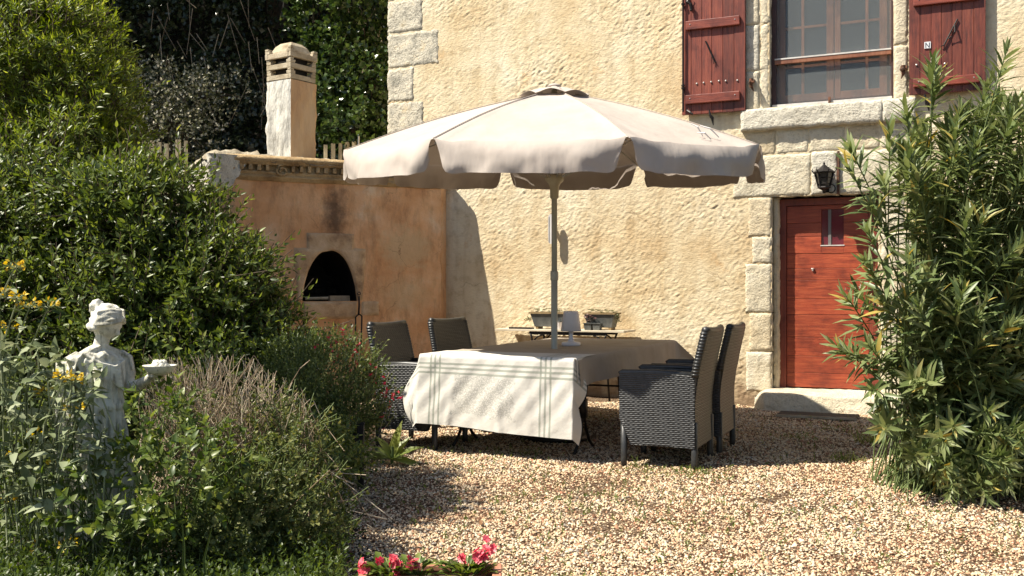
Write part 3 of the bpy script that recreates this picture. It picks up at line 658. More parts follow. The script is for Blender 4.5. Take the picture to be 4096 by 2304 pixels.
# other walls of the oven body
HC = (-1.58, 12.80)
def oloc(x, y): p = Vector((x, y, 0)) - OF; return (p.dot(OD), p.dot(ON))
bl = (XL, 1.95); hc = oloc(*HC)
n_, m_ = 30, 50; P = np.zeros((n_, m_, 3))
for i in range(n_):
    for j in range(m_):
        t = i/(n_-1); z = -.1 + 2.80*j/(m_-1)
        P[i, j] = (XL - .03 + .03*noise.fractal(Vector((t*5, z*3, 8)), .6, 2, 4), .0 + bl[1]*t, z)
link('side_wall', grid_mesh('side_wall', P), M_OVENROUGH, oven, True)
MB().prism([(0, 0)]*0 or [(XL, -.1), (XL+.1, -.1), (XL+.1, 2.7), (XL, 2.7)], 1.9, 2.0).build('side_wall', M_OVENROUGH, oven)
MB().prism([(0, 0)]*0 or [(0.0, -.1), (.02, -.1), (.02, 2.72), (0, 2.72)], .001, .02).build('return_wall', M_OVEN, oven)
b = MB(); b.add([(x, y, z) for z in (-.1, 2.74) for (x, y) in ((.001, .003), (.19, .155), (.10, .26), (-.09, .11))], [(3, 2, 1, 0), (4, 5, 6, 7), (0, 1, 5, 4), (1, 2, 6, 5), (2, 3, 7, 6), (3, 0, 4, 7)]); b.build('return_wall', M_OVEN, oven)
# rounded rough top (mossy mortar capping), slopes gently back
nx, ny = 90, 26; P = np.zeros((nx, ny, 3))
for i in range(nx):
    x = XL-.12 + (.05 - XL + .12)*i/(nx-1)
    for j in range(ny):
        t = j/(ny-1); y = -.10 + 2.0*t
        ez = min(1, t/.07); el = min(1, (x-(XL-.12))/.16)
        z = 2.70 + .075*math.sqrt(ez)*math.sqrt(max(0, el)) + .03*noise.fractal(Vector((x*5, y*5, 1)), .6, 2, 4) + (.04 if x < XL+.5 else 0)*el*ez
        P[i, j] = (x, y + .02*noise.noise(Vector((x*7, t, 3))), z)
M_TOP = mat_stone('mossy_capping', [(.3, (.16, .13, .09)), (.5, (.42, .36, .26)), (.7, (.66, .60, .48))], .7, 6)
link('capping', grid_mesh('capping', P), M_TOP, oven, True)
# left end rough block that wraps the cornice
nz = 26; P = np.zeros((40, nz, 3))
for i in range(40):
    a = i/39
    for j in range(nz):
        z = 2.38 + .37*j/(nz-1); s_ = .02*noise.fractal(Vector((a*6, z*7, 5)), .6, 2, 4)
        xr = XL + .17 + .20*(z-2.38)/.37 + s_*2
        if a < .35: k = a/.35; P[i, j] = (xr - k*(xr-XL+.09), -.085 - .03*math.sin(k*1.57)*1 + s_, z)
        else: k = (a-.35)/.65; P[i, j] = (XL-.09+s_, -.115 + k*1.9, z)
link('capping_end', grid_mesh('capping_end', P), M_OVENROUGH, oven, True)
# cornice
def moulding(prof, x0, x1, name, m, seed=0, amp=.007):
    n = int((x1-x0)/.04)+2; P = np.zeros((n, len(prof), 3))
    for i in range(n):
        x = x0 + (x1-x0)*i/(n-1)
        for j, (y, z) in enumerate(prof):
            e = amp*noise.fractal(Vector((x*6+seed, z*14, y*5)), .65, 2, 4)
            P[i, j] = (x, y + e + max(0, noise.noise(Vector((x*2.1, z*2, 7+seed))) - .25)*.06, z + e*.8)
    return link(name, grid_mesh(name, P), m, oven, True)
XC = XL + .12
moulding([(.0, 2.485), (-.025, 2.49), (-.03, 2.515), (-.045, 2.52), (-.05, 2.545), (-.04, 2.55), (-.055, 2.565), (-.065, 2.585), (-.06, 2.592), (-.03, 2.594)], XC, .03, 'cornice', M_CORN, 1)
moulding([(-.03, 2.594), (-.03, 2.66), (-.03, 2.664)], XC, .03, 'cornice', M_CORN, 2, .002)
moulding([(-.03, 2.662), (-.085, 2.664), (-.09, 2.69), (-.105, 2.695), (-.115, 2.72), (-.10, 2.745), (-.05, 2.77)], XC, .03, 'cornice', M_CORN, 3, .012)
x = XC + .05; k = 0; dw = .040
while x < -.35:
    if not (XC+.52 < x < XC+.66):
        MB().box(x, x+dw+random.uniform(-.004, .004), -.090, -.032, 2.596, 2.660, .005).build('dentil', M_CORN, oven, bevel=.004)
    x += .096; k += 1
q = MB()
xc_ = XC+.62
for k in range(22):
    a = k*.42; q_r = .055 - k*.0016
q.tube([(xc_ + (.075-.0025*k)*math.cos(k*.42+1.5), -.075, 2.60 + (.07-.0025*k)*math.sin(k*.42+1.5)) for k in range(22)], .012, 6)
q.build('scroll', M_CORN, oven, True)
# arch stones
def slab(x0, x1, z0, z1, seed, cut=None, th=.022):
    n, m = max(3, int((x1-x0)/.02)), max(3, int((z1-z0)/.02)); V = []; Q = []
    xs = np.linspace(x0, x1, n+1); zs = np.linspace(z0, z1, m+1); P = np.zeros((n+1, m+1, 3))
    for i, x in enumerate(xs):
        lo = z0
        for j, z in enumerate(zs):
            zz = z
            if cut and cut(x) > z0: lo = min(z1-.02, cut(x)); zz = lo + (z1-lo)*j/m
            e = .005*noise.noise(Vector((x*16, zz*16, seed))); edge = (i in (0, n) or j in (0, m))
            P[i, j] = (x, (-.001 if edge else -th+.004*noise.noise(Vector((x*9, zz*9, seed)))), zz)
    return link('arch_stone', grid_mesh('arch_stone', P), M_ARCH, oven, True)
k0, k1 = op(306.6, 240)[0], op(354.3, 240)[0]
slab(k0, k1, az0+.35, op(330, 233.3)[1], 1, lambda x: arch(x)+.004)
# jambs follow the mouth's outline
def jamb(xo, side, z0, z1, seed):
    m = 26; n = 7; P = np.zeros((n+1, m+1, 3))
    for j in range(m+1):
        z = z0 + (z1-z0)*j/m
        # x of the arch at this z
        lo, hi = (ax0, axm) if side < 0 else (axm, ax1)
        for _ in range(22):
            mid = (lo+hi)/2; inside = arch(mid) > z
            if side < 0: (lo, hi) = (lo, mid) if inside else (mid, hi)
            else: (lo, hi) = (mid, hi) if inside else (lo, mid)
        xi = (lo+hi)/2 if z > az0 else (ax0 if side < 0 else ax1)
        xi = max(xi, ax0) if side < 0 else min(xi, ax1)
        for i in range(n+1):
            x = xi + (xo + side*.0 - xi + .05*side*((z-z0)/(z1-z0)-.5))*i/n; edge = i in (0, n) or j in (0, m)
            P[i, j] = (x + .004*noise.noise(Vector((z*14, seed, i))), -.001 if edge else -.026, z)
    return link('arch_stone', grid_mesh('arch_stone', P), M_ARCH, oven, True)
jamb(op(295.5, 270)[0], -1, az0, op(294, 247.5)[1], 2); jamb(op(364.5, 270)[0], 1, az0+.0, op(366, 248.5)[1], 3)
slab(op(303, 310)[0], op(357, 310)[0], op(330, 319)[1], az0-.004, 4, th=.03); slab(op(361, 310)[0], op(379, 310)[0], op(330, 316)[1], op(370, 301)[1], 5)
MB().box(k0-.25, k1+.2, -.022, .0, -.1, .25, .003).build('plinth', M_ARCH, oven)
# chimney
cc = pt(286, 158, 11.75); cl = oloc(cc.x, cc.y)
ch_a = .405
chim = None
def sq_ring(c, half, z0, z1, rotd, wob=.0, n=14, taper=0.0, nz=24, seed=0):
    """square shaft with softened corners and rough faces"""
    P = []; per = []
    for k in range(4):
        for i in range(n): t = -1 + 2*i/n; per.append([(t, -1), (1, t), (-t, 1), (-1, -t)][k])
    R = Matrix.Rotation(rotd, 3, 'Z'); Pn = np.zeros((len(per)+1, nz+1, 3))
    for j in range(nz+1):
        z = z0 + (z1-z0)*j/nz; h = half*(1 - taper*j/nz)
        for i in range(len(per)+1):
            a, b_ = per[i % len(per)]; p = Vector((a, b_, 0))
            e = wob*noise.fractal(Vector((a*2+seed, b_*2, z*4)), .65, 2, 4)
            q = R @ (p*(h+e)); Pn[i, j] = (c[0]+q.x, c[1]+q.y, z)
    return Pn
crot = rad(45) - OA + rad(11)
cctr = (cl[0] + (-(math.sin(0)))*0, cl[1]) ; dirv = Vector((oloc(cc.x-.226*.0, cc.y+ch_a*.7071)[0], oloc(cc.x, cc.y+ch_a*.7071)[1]))
cctr = (dirv.x - .0, dirv.y)
me = grid_mesh('chimney', sq_ring(cctr, ch_a/2, 2.72, 3.735, crot, .014, taper=-.02))
me.materials.append(M_CHIM_SUN); me.materials.append(M_CHIM_SHADE)
chim = link('chimney', me, None, oven, True)
Rm = Matrix.Rotation(crot, 3, 'Z'); rightn = Rm @ Vector((1, 0, 0))
for p in me.polygons:
    if p.normal.length > 0:
        cpt = Vector(p.center) - Vector((cctr[0], cctr[1], p.center.z)); l = Rm.inverted() @ cpt
        p.material_index = 1 if (-l.y > abs(l.x)*.98 or l.x > abs(l.y)) else 0  # faces turned from the sun get the shade tone, the rest the sunlit one
def cap_ring(z0, h, half, notch=True):
    # four bars with raised corner horns, hollow in the middle
    b = MB(); R = Rm; t = .045
    def bx(x0, x1, y0, y1, za, zb):
        b.box(x0, x1, y0, y1, za, zb, .003)
    hb = h*.48
    bx(-half, half, -half, -half+t, z0, z0+hb); bx(-half, half, half-t, half, z0, z0+hb)
    bx(-half, -half+t, -half+t+.001, half-t-.001, z0, z0+hb); bx(half-t, half, -half+t+.001, half-t-.001, z0, z0+hb)
    for sx in (-1, 1):
        for sy in (-1, 1):
            for k, (w, za, zb) in enumerate(((.075, z0+hb, z0+h*.78), (.055, z0+h*.78, z0+h))):
                x0, x1 = sorted((sx*half, sx*(half-w))); y0, y1 = sorted((sy*half, sy*(half-w))); bx(x0, x1, y0, y1, za+.0005, zb)
    b.v = [tuple(R @ Vector(p) + Vector((cctr[0], cctr[1], 0))) for p in b.v]
    return b.build('cap_ring', M_CAP, chim, bevel=.006)
cap_ring(3.745, .125, .203); cap_ring(3.873, .125, .207); cap_ring(4.000, .125, .218)
b = MB(); b.box(-.13, .13, -.13, .13, 3.72, 4.05); b.v = [tuple(Rm @ Vector(p) + Vector((cctr[0], cctr[1], 0))) for p in b.v]; b.build('flue', M_SOOT, chim)
b = MB(); prof = [(.172, 4.055), (.17, 4.09), (.135, 4.16), (.09, 4.205), (.03, 4.212)]
for (h, z) in prof: b.v += [tuple(Rm @ Vector((sx*h, sy*h, z)) + Vector((cctr[0], cctr[1], 0))) for sx, sy in ((-1, -1), (1, -1), (1, 1), (-1, 1))]
for i in range(len(prof)-1):
    for q_ in range(4): b.f.append((i*4+q_, i*4+(q_+1) % 4, (i+1)*4+(q_+1) % 4, (i+1)*4+q_))
n4 = (len(prof)-1)*4; b.f.append((n4, n4+1, n4+2, n4+3)); b.build('cap_dome', M_CAP, chim, bevel=.008)

# fire tongs hanging on the oven front
def oworld(x, y, z): return OF + OD*x + ON*y + Vector((0, 0, z))
q = MB(); off = .06
def o3(u, v, o=.06): x, z = op(u, v, o); return oworld(x, -o, z)
q.tube([o3(359, 296), o3(359.2, 305), o3(358.5, 315)], [.010, .012, .013], 7)
ctr = o3(359, 293.5); q.tube([ctr + OD*.018*math.cos(a*.7) + Vector((0, 0, .018*math.sin(a*.7))) for a in range(10)], .006, 5)
q.tube([o3(355.5, 317.5), o3(357.5, 315), o3(360, 314.5), o3(362.2, 316.5)], .009, 6)
tong = q.build('fire_tongs', M_IRON, None, True); tag(tong, 'long black iron fire tongs hanging right of the oven mouth', 'fire tongs')
MB().tube([o3(355.7, 317), o3(355.6, 335), o3(355.2, 356)], .0095, 6).build('arm', M_IRON, tong, True)
MB().tube([o3(361.9, 316), o3(361.4, 335), o3(360.6, 358)], .0095, 6).build('arm', M_IRON, tong, True)
MB().tube([o3(359, 292, .02), o3(359, 292.4, -.02)], .006, 5).build('hook', M_RUST, tong)

# ------------------------------------------------------------------ lantern over the door
def hw(s, y, z): return WO + WD*s + WN*y + Vector((0, 0, z))
ls, lz = wp(824, 178, .16); c = (0, 0, 0)
lan = empty('wall_lantern', hw(ls, -.15, lz), -WA, 'ornate black iron wall lantern on the keystone over the door', 'lantern')
MB().lathe([(.004, .165), (.012, .155), (.010, .14), (.028, .125), (.050, .105), (.085, .080), (.115, .060), (.112, .052), (.02, .05)], n=12).build('roof', M_IRON, lan)
b = MB()
for k in range(6):
    a = k*math.pi/3; b.tube([(.095*math.cos(a), .095*math.sin(a), .055), (.06*math.cos(a), .06*math.sin(a), -.09)], .008, 5)
    b.tube([(.105*math.cos(a), .105*math.sin(a), .06), (.125*math.cos(a), .125*math.sin(a), .085), (.115*math.cos(a), .115*math.sin(a), .10)], .007, 5)
    a2 = a+math.pi/3
    for (r_, z_) in ((.082, 0.0), (.066, -.06)): b.tube([(r_*math.cos(a), r_*math.sin(a), z_), (r_*math.cos(a2), r_*math.sin(a2), z_)], .004, 4)
b.build('cage', M_IRON, lan)
M_LGL = mat_noise('smoky_lamp_glass', [(.3, (.02, .018, .016)), (.7, (.06, .055, .05))], 6, .15, 0)
MB().lathe([(.088, .05), (.055, -.088)], n=6).build('lamp_glass', M_LGL, lan)
b = MB(); b.lathe([(.065, -.09), (.07, -.10), (.03, -.12), (.015, -.135), (.004, -.16)], n=10)
b.build('base', M_IRON, lan)
b = MB(); b.tube([(0, .14, -.05), (.0, .08, -.14), (0, .0, -.15), (0, 0, -.10)], .010, 6)
for sgn in (-1, 1): b.tube([(.055+.045*math.cos(k*.6)*sgn*.9, .125, -.10+.045*math.sin(k*.6)) for k in range(11)], .006, 5)
b.box(-.035, .035, .118, .13, -.14, .06); b.build('bracket', M_IRON, lan)

# plaque on the wall behind the parasol pole
s1_, zc_ = wp(551.5, 229, .10); th = MB(); poly = []
for k in range(24):
    a = 2*math.pi*k/24; x = .040*math.copysign(abs(math.cos(a))**.5, math.cos(a)); z = .175*math.copysign(abs(math.sin(a))**.55, math.sin(a)); poly.append((x, z))
th.prism(poly, -.025, -.0); tho = th.build('wall_thermometer', mat_noise('white_plastic_wall', [(.3, (.62, .58, .55)), (.7, (.72, .69, .65))], 9, .4, 0), None)
tho.location = hw(s1_, -.085, zc_); tho.rotation_euler.z = -WA; tag(tho, 'slim white wall thermometer behind the parasol pole', 'thermometer')
MB().box(-.012, .012, .001, .10, -.03, .03).build('mount', M_CAP, tho)
MB().box(-.034, -.028, -.032, -.026, -.15, .15).build('tube', M_ALU, tho)

# ------------------------------------------------------------------ parasol
UL = Vector((.358, 8.45, 0)); par = empty('parasol', UL, 0, 'large taupe fabric garden parasol standing open through the table', 'parasol')
RB = 1.76; PH = rad(14); zrim = lambda y: 2.39 + .07*y
def mat_canvas(name, c1, c2, tr=.16):
    m, t, b = nmat(name); co = objco(t)
    r = ramp(t, [(.35, c1), (.65, c2)], noise_n(t, co, 2.3, 6, .6)); t.links.new(r.outputs[0], b.inputs['Base Color'])
    b.inputs['Roughness'].default_value = .9; b.inputs['Specular IOR Level'].default_value = .2
    tn = t.nodes.new('ShaderNodeBsdfTranslucent'); mx = t.nodes.new('ShaderNodeMixShader'); mx.inputs[0].default_value = tr
    hs = t.nodes.new('ShaderNodeHueSaturation'); hs.inputs['Saturation'].default_value = 1.5; t.links.new(r.outputs[0], hs.inputs['Color']); t.links.new(hs.outputs[0], tn.inputs[0])
    t.links.new(b.outputs[0], mx.inputs[1]); t.links.new(tn.outputs[0], mx.inputs[2]); t.links.new(mx.outputs[0], t.nodes['Material Output'].inputs[0])
    n1 = bumpn(t, None, noise_n(t, objco(t, (1, 1, .35)), 7, 3, .5), .35, .03); bumpn(t, b, noise_n(t, co, 260, 2), .15, .001, n1)
    return m
M_CANV = mat_canvas('taupe_canvas', (.47, .405, .355), (.53, .465, .41), .04)
M_SEAM = mat_canvas('canvas_seam', (.42, .36, .31), (.48, .41, .36), .0)
def rimp(k, r=1.0):
    a = PH + k*math.pi/4; x = RB*math.sin(a)*r; y = -RB*math.cos(a)*r; return Vector((x, y, zrim(y/r if r else 0)))
r0 = .20; ztop = 2.875
N1, N2 = 22, 26; cpar = None
ringpts = {}
Pall = np.zeros((8*N1+1, N2+1, 3))
for k in range(8):
    A = rimp(k); B = rimp(k+1)
    for i in range(N1+1):
        t = i/N1; e = A.lerp(B, t); top = Vector((e.x*r0/RB, e.y*r0/RB, ztop))
        for j in range(N2+1):
            s_ = j/N2; p = top.lerp(e, s_)
            hang = math.sin(math.pi*t)
            p.z += .035*math.sin(math.pi*s_) - hang*(.055*s_*(1.15-s_) + .012*s_)      # ribs bow up, cloth sags between
            p.z += .006*noise.fractal(Vector((p.x*3, p.y*3, 2)), .6, 2, 3)*hang
            p.z += .006*math.exp(-((min(t, 1-t))/.03)**2)
            cr = math.exp(-(min(t, 1-t)/.22)**2)*max(0, s_-.45)**1.2; p.z += cr*.022*math.sin(46*min(t, 1-t)*(1.6-s_) + k*2.1)
            p.z += .004*math.sin(s_*30 + t*9 + k)*hang*max(0, s_-.6)*2
            if 0 < t < 1: p.x *= 1 + .012*hang*s_**6; p.y *= 1 + .012*hang*s_**6
            Pall[k*N1+i, j] = p
canopy = link('canopy', grid_mesh('canopy', Pall[:, ::1][::-1]), M_CANV, par, True)
for k in range(8):
    A = rimp(k); B = rimp(k+1); n = 46; m = 12; P = np.zeros((n+1, m+1, 3)); out = ((A+B)/2); out.z = 0; out.normalize(); al = (B-A).normalized()
    sd = k*7.3
    for i in range(n+1):
        t = i/n; src = Pall[k*N1 + min(N1, int(round(t*N1))), N2]
        f_ = t*N1; i0 = min(N1-1, int(f_)); src = Pall[k*N1+i0, N2]*(1-(f_-i0)) + Pall[k*N1+i0+1, N2]*(f_-i0)
        base = Vector(src)
        edge = min(t, 1-t); L = .218 * (1 - (max(0, 1-edge/.055))**2.2*.35)
        inset = .0
        for j in range(m+1):
            s_ = j/m
            cutx = (.006 + .055*(s_**.8)*math.exp(-edge/.09)) * (1 if t < .5 else -1) if edge < .3 else 0
            wave = .012*math.sin(t*24+sd)*s_ + .03*s_*noise.noise(Vector((t*6, sd, s_*1.5))) + .010*noise.noise(Vector((t*30, sd, s_*3)))*s_
            flare = .045*math.sin(math.pi*t)*s_ - .02*s_*s_
            p = base + out*(flare + wave + .004 + .055*math.sin(min(1, s_*1.6)*1.57)*(.35+.65*math.sin(math.pi*t))) + al*cutx + Vector((0, 0, -L*s_**1.15 + .007*(1-s_)))
            P[i, j] = p
    link('valance', grid_mesh('valance', P), M_CANV, par, True)
for k in range(8):
    col_ = Pall[k*N1]; q = MB(); q.tube([tuple(Vector(p) + Vector((0, 0, .005))) for p in col_], .0036, 5); q.build('seam', M_SEAM, par, True)
# vent cap
P = np.zeros((65, 12, 3))
for i in range(65):
    a = 2*math.pi*i/64 + PH; sc = abs(math.sin(a*4 - PH*4))
    for j in range(12):
        s_ = j/11; r_ = .02 + .30*s_*(1-.10*sc*s_); z = 2.965 - .10*s_**1.3 + .028*(1-sc)*s_*0 + .032*sc*s_**2 + .008*noise.noise(Vector((a*3, s_*3, 1)))
        P[i, j] = (r_*math.sin(a), -r_*math.cos(a), z)
link('vent_cap', grid_mesh('vent_cap', P), M_CANV, par, True)
MB().lathe([(.012, 2.955), (.055, 2.965), (.06, 2.972), (.05, 2.98), (.03, 2.99), (.004, 2.997)], n=14).build('finial', M_CANV, par, True)
M_POLE = mat_noise('grey_pole_paint', [(.3, (.42, .41, .33)), (.7, (.50, .49, .41))], 5, .4, .05, .002, 90)
M_HUB = mat_noise('ivory_plastic', [(.3, (.55, .50, .36)), (.7, (.62, .57, .42))], 5, .45, 0)
b = MB(); b.tube([(0, 0, .05), (0, 0, 1.35)], .0275, 16); b.tube([(0, 0, 1.352), (0, 0, 2.96)], .024, 16); b.build('pole', M_POLE, par, True)
MB().lathe([(.03, 1.33), (.0335, 1.34), (.0335, 1.40), (.028, 1.41)], n=16).build('collar', M_POLE, par, True)
b = MB().lathe([(.027, 2.02), (.036, 2.03), (.038, 2.12), (.052, 2.15), (.075, 2.17), (.078, 2.20), (.06, 2.22), (.03, 2.225)], n=18); b.build('runner_hub', M_HUB, par, True)
MB().lathe([(.03, 2.78), (.055, 2.79), (.055, 2.83), (.03, 2.84)], n=12).build('top_hub', M_HUB, par, True)
M_RIB = mat_noise('aluminium_ribs', [(.3, (.4, .39, .36)), (.7, (.5, .49, .46))], 8, .4, 0, metal=.4)
for k in range(8):
    e = rimp(k); m_ = Vector((e.x*.5, e.y*.5, (ztop+e.z)/2 + .015))
    MB().tube([(e.x*.03, e.y*.03, 2.82), (m_.x, m_.y, m_.z-.018), (e.x*.985, e.y*.985, e.z-.012)], .008, 5).build('rib', M_RIB, par)
    MB().tube([(e.x*.04, e.y*.04, 2.20), (m_.x, m_.y, m_.z-.02)], .0075, 5).build('strut', M_RIB, par)
M_LAMP0 = mat_noise('white_strap', [(.3, (.7, .68, .66)), (.7, (.8, .78, .76))], 9, .6, 0)
for (u0, v0, u1, v1, Y) in ((691, 125, 703, 138, 7.55), (700, 127, 719, 139, 7.6), (697, 134, 711, 141, 7.5)):
    a_ = pt(u0, v0, Y-.12) - UL; c_ = pt(u1, v1, Y-.10) - UL
    MB().tube([a_ + Vector((0, 0, .01)), (a_+c_)/2 + Vector((0, -.02, .03)), c_ + Vector((0, 0, .012))], [.004, .007, .004], 5).build('tie_strap', M_LAMP0, par)
MB().lathe([(.30, 0), (.30, .03), (.27, .055), (.06, .07), (.045, .09), (.045, .36), (.03, .37)], n=24).build('base', M_IRON, par, True)

# ------------------------------------------------------------------ table, cloths, lamp
TA = rad(23); TL = Vector((-.127, 7.46, 0)); TAx = Vector((math.cos(TA), -math.sin(TA), 0)); TBx = Vector((math.sin(TA), math.cos(TA), 0))
tab = empty('garden_table', TL, -TA, 'long iron garden table with curved black legs under linen cloths', 'table')
HW = .63; TLn = 2.95; TZ = .748
MB().box(-HW+.01, HW-.01, .01, TLn-.01, TZ-.035, TZ-.002).build('tabletop', M_IRON, tab, bevel=.006)
for y in (.55, TLn-.55):
    for sx in (-1, 1):
        q = MB(); x0 = sx*(HW-.12)
        def L_(pts, r=.013): q.tube([(x0, y+a, z) for a, z in pts], r, 7)
        L_([(-.24, .70), (-.16, .62), (-.07, .50), (-.025, .38), (-.02, .28), (-.05, .17), (-.13, .07), (-.22, .012)])
        L_([(.24, .70), (.16, .62), (.07, .50), (.025, .38), (.02, .28), (.05, .17), (.13, .07), (.22, .012)])
        q.box(x0-.02, x0+.02, y-.04, y+.04, .26, .40)
        q.build('leg', M_IRON, tab, True)
    MB().tube([(-HW+.12, y, .33), (HW-.12, y, .33)], .010, 6).build('stretcher', M_IRON, tab)
def mat_cloth(name, c1, c2, stripes):
    m, t, b = nmat(name); co = objco(t)
    uv = t.nodes.new('ShaderNodeUVMap'); uv.uv_map = 'UVMap'; sp = t.nodes.new('ShaderNodeSeparateXYZ'); t.links.new(uv.outputs[0], sp.inputs[0])
    r = ramp(t, [(.35, c1), (.65, c2)], noise_n(t, co, 5, 6, .6)); c = r.outputs[0]
    if stripes:
        tot = None
        for ax, lst in (('X', stripes[0]), ('Y', stripes[1])):
            for (p, w) in lst:
                s_ = nd(t, 'ShaderNodeMath', operation='SUBTRACT'); t.links.new(sp.outputs[ax], s_.inputs[0]); s_.inputs[1].default_value = p
                a_ = nd(t, 'ShaderNodeMath', operation='ABSOLUTE'); t.links.new(s_.outputs[0], a_.inputs[0])
                l_ = nd(t, 'ShaderNodeMath', operation='LESS_THAN'); t.links.new(a_.outputs[0], l_.inputs[0]); l_.inputs[1].default_value = w/2
                if tot is None: tot = l_.outputs[0]
                else:
                    m_ = nd(t, 'ShaderNodeMath', operation='ADD'); t.links.new(tot, m_.inputs[0]); t.links.new(l_.outputs[0], m_.inputs[1]); tot = m_.outputs[0]
        k_ = nd(t, 'ShaderNodeMath', operation='MULTIPLY'); t.links.new(tot, k_.inputs[0]); k_.inputs[1].default_value = .8; k_.use_clamp = True
        c = mixc(t, k_.outputs[0], c, (.34, .36, .30))
        # pale scrollwork printed in the middle of the drop
        v = t.nodes.new('ShaderNodeTexVoronoi'); v.feature = 'DISTANCE_TO_EDGE'; v.inputs['Scale'].default_value = 62
        wn = t.nodes.new('ShaderNodeTexNoise'); wn.inputs['Scale'].default_value = 25; t.links.new(uv.outputs[0], wn.inputs['Vector'])
        va = nd(t, 'ShaderNodeVectorMath', operation='SCALE'); va.inputs[3].default_value = .05; t.links.new(wn.outputs['Color'], va.inputs[0])
        vb = nd(t, 'ShaderNodeVectorMath', operation='ADD'); t.links.new(uv.outputs[0], vb.inputs[0]); t.links.new(va.outputs[0], vb.inputs[1]); t.links.new(vb.outputs[0], v.inputs['Vector'])
        le = ramp(t, [(.10, (1, 1, 1)), (.16, (0, 0, 0))], v.outputs['Distance'])
        mp = t.nodes.new('ShaderNodeMapping'); mp.inputs['Scale'].default_value = (1/.27, 1/.155, 0); mp.inputs['Location'].default_value = (.085/.27, .30/.155, 0)
        t.links.new(uv.outputs[0], mp.inputs[0])
        s2 = t.nodes.new('ShaderNodeSeparateXYZ'); t.links.new(mp.outputs[0], s2.inputs[0])
        ab1 = nd(t, 'ShaderNodeMath', operation='ABSOLUTE'); t.links.new(s2.outputs[0], ab1.inputs[0]); ab2 = nd(t, 'ShaderNodeMath', operation='ABSOLUTE'); t.links.new(s2.outputs[1], ab2.inputs[0])
        mxn = nd(t, 'ShaderNodeMath', operation='MAXIMUM'); t.links.new(ab1.outputs[0], mxn.inputs[0]); t.links.new(ab2.outputs[0], mxn.inputs[1])
        an = nd(t, 'ShaderNodeMath', operation='MULTIPLY_ADD'); t.links.new(noise_n(t, uv.outputs[0], 16, 4, .6), an.inputs[0]); an.inputs[1].default_value = .9; t.links.new(mxn.outputs[0], an.inputs[2])
        mk = ramp(t, [(1.0, (.62, .62, .62)), (1.0, (0, 0, 0))], an.outputs[0]); mk.color_ramp.elements[0].position = .93; mk.color_ramp.elements[1].position = .99
        sb = nd(t, 'ShaderNodeMath', operation='MULTIPLY'); s3 = nd(t, 'ShaderNodeMath', operation='MULTIPLY_ADD'); s3.inputs[1].default_value = .7; s3.inputs[2].default_value = 0
        t.links.new(an.outputs[0], s3.inputs[0]); t.links.new(s3.outputs[0], mk.inputs[0])
        t.links.new(mk.outputs[0], sb.inputs[0]); t.links.new(le.outputs[0], sb.inputs[1])
        c = mixc(t, sb.outputs[0], c, (.42, .41, .36))
    t.links.new(c, b.inputs['Base Color']); b.inputs['Roughness'].default_value = .95; b.inputs['Specular IOR Level'].default_value = .1
    tn = t.nodes.new('ShaderNodeBsdfTranslucent'); mx = t.nodes.new('ShaderNodeMixShader'); mx.inputs[0].default_value = .12; t.links.new(c, tn.inputs[0])
    t.links.new(b.outputs[0], mx.inputs[1]); t.links.new(tn.outputs[0], mx.inputs[2]); t.links.new(mx.outputs[0], t.nodes['Material Output'].inputs[0])
    n1 = bumpn(t, None, noise_n(t, co, 38, 5, .65), .35, .006); n2 = bumpn(t, None, noise_n(t, co, 9, 4, .6), .35, .02, n1); bumpn(t, b, noise_n(t, co, 300, 2), .12, .001, n2)
    return m
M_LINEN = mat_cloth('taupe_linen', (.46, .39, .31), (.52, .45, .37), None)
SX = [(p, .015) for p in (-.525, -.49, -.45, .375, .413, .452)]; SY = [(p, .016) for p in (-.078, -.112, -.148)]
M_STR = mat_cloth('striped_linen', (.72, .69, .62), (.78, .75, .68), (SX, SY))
# plain cloth: hangs 0.2 m on the chair side seen, more on the far side
def plain_cloth():
    px = np.concatenate([np.linspace(-HW-.53, -HW, 22), np.linspace(-HW+.02, HW-.02, 60), np.linspace(HW, HW+.215, 12)])
    qy = np.concatenate([np.linspace(.03, TLn-.02, 140), np.linspace(TLn, TLn+.30, 14)])
    P = np.zeros((len(px), len(qy), 3)); UV = np.zeros((len(px), len(qy), 2))
    for i, p in enumerate(px):
        for j, q in enumerate(qy):
            ox = max(0, abs(p)-HW); oy = max(0, -q, q-TLn); sx = 1 if p > 0 else -1; sy = 1 if q > TLn/2 else -1
            cx_, cy_ = min(HW, max(-HW, p)), min(TLn, max(0, q)); d = math.hypot(ox, oy)
            fx = fy = 0
            if d > 0:
                w = math.sin(q*8.2 + sx)*.014 + .02*noise.noise(Vector((q*3.1, sx*3, 0))) if ox > 0 else .012*math.sin(p*9)
                fl = .012*min(1, d/.03) + w*min(1, d/.2) + .06*d
                if ox > 0: fx = sx*(fl + (.75*min(ox, oy) if oy > 0 else 0))
                if oy > 0: fy = sy*(fl + (.75*min(ox, oy) if ox > 0 else 0))
            zz = TZ + .006 - (max(0, d-.012) if d else 0) * (1 if not (ox > 0 and oy > 0) else .82)
            zz += (.0018*noise.fractal(Vector((p*5, q*5, 3)), .6, 2, 3) if d == 0 else 0)
            if d == 0: zz += .003*math.exp(-((q-1.75)/.012)**2) + .003*math.exp(-((p+.06)/.012)**2)
            P[i, j] = (cx_+fx, cy_+fy, zz); UV[i, j] = (p, q)
    return grid_mesh('tablecloth', P, UV)
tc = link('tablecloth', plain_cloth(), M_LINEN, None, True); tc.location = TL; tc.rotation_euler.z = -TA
tag(tc, 'plain taupe linen cloth over the whole table in the parasol shade', 'tablecloth')
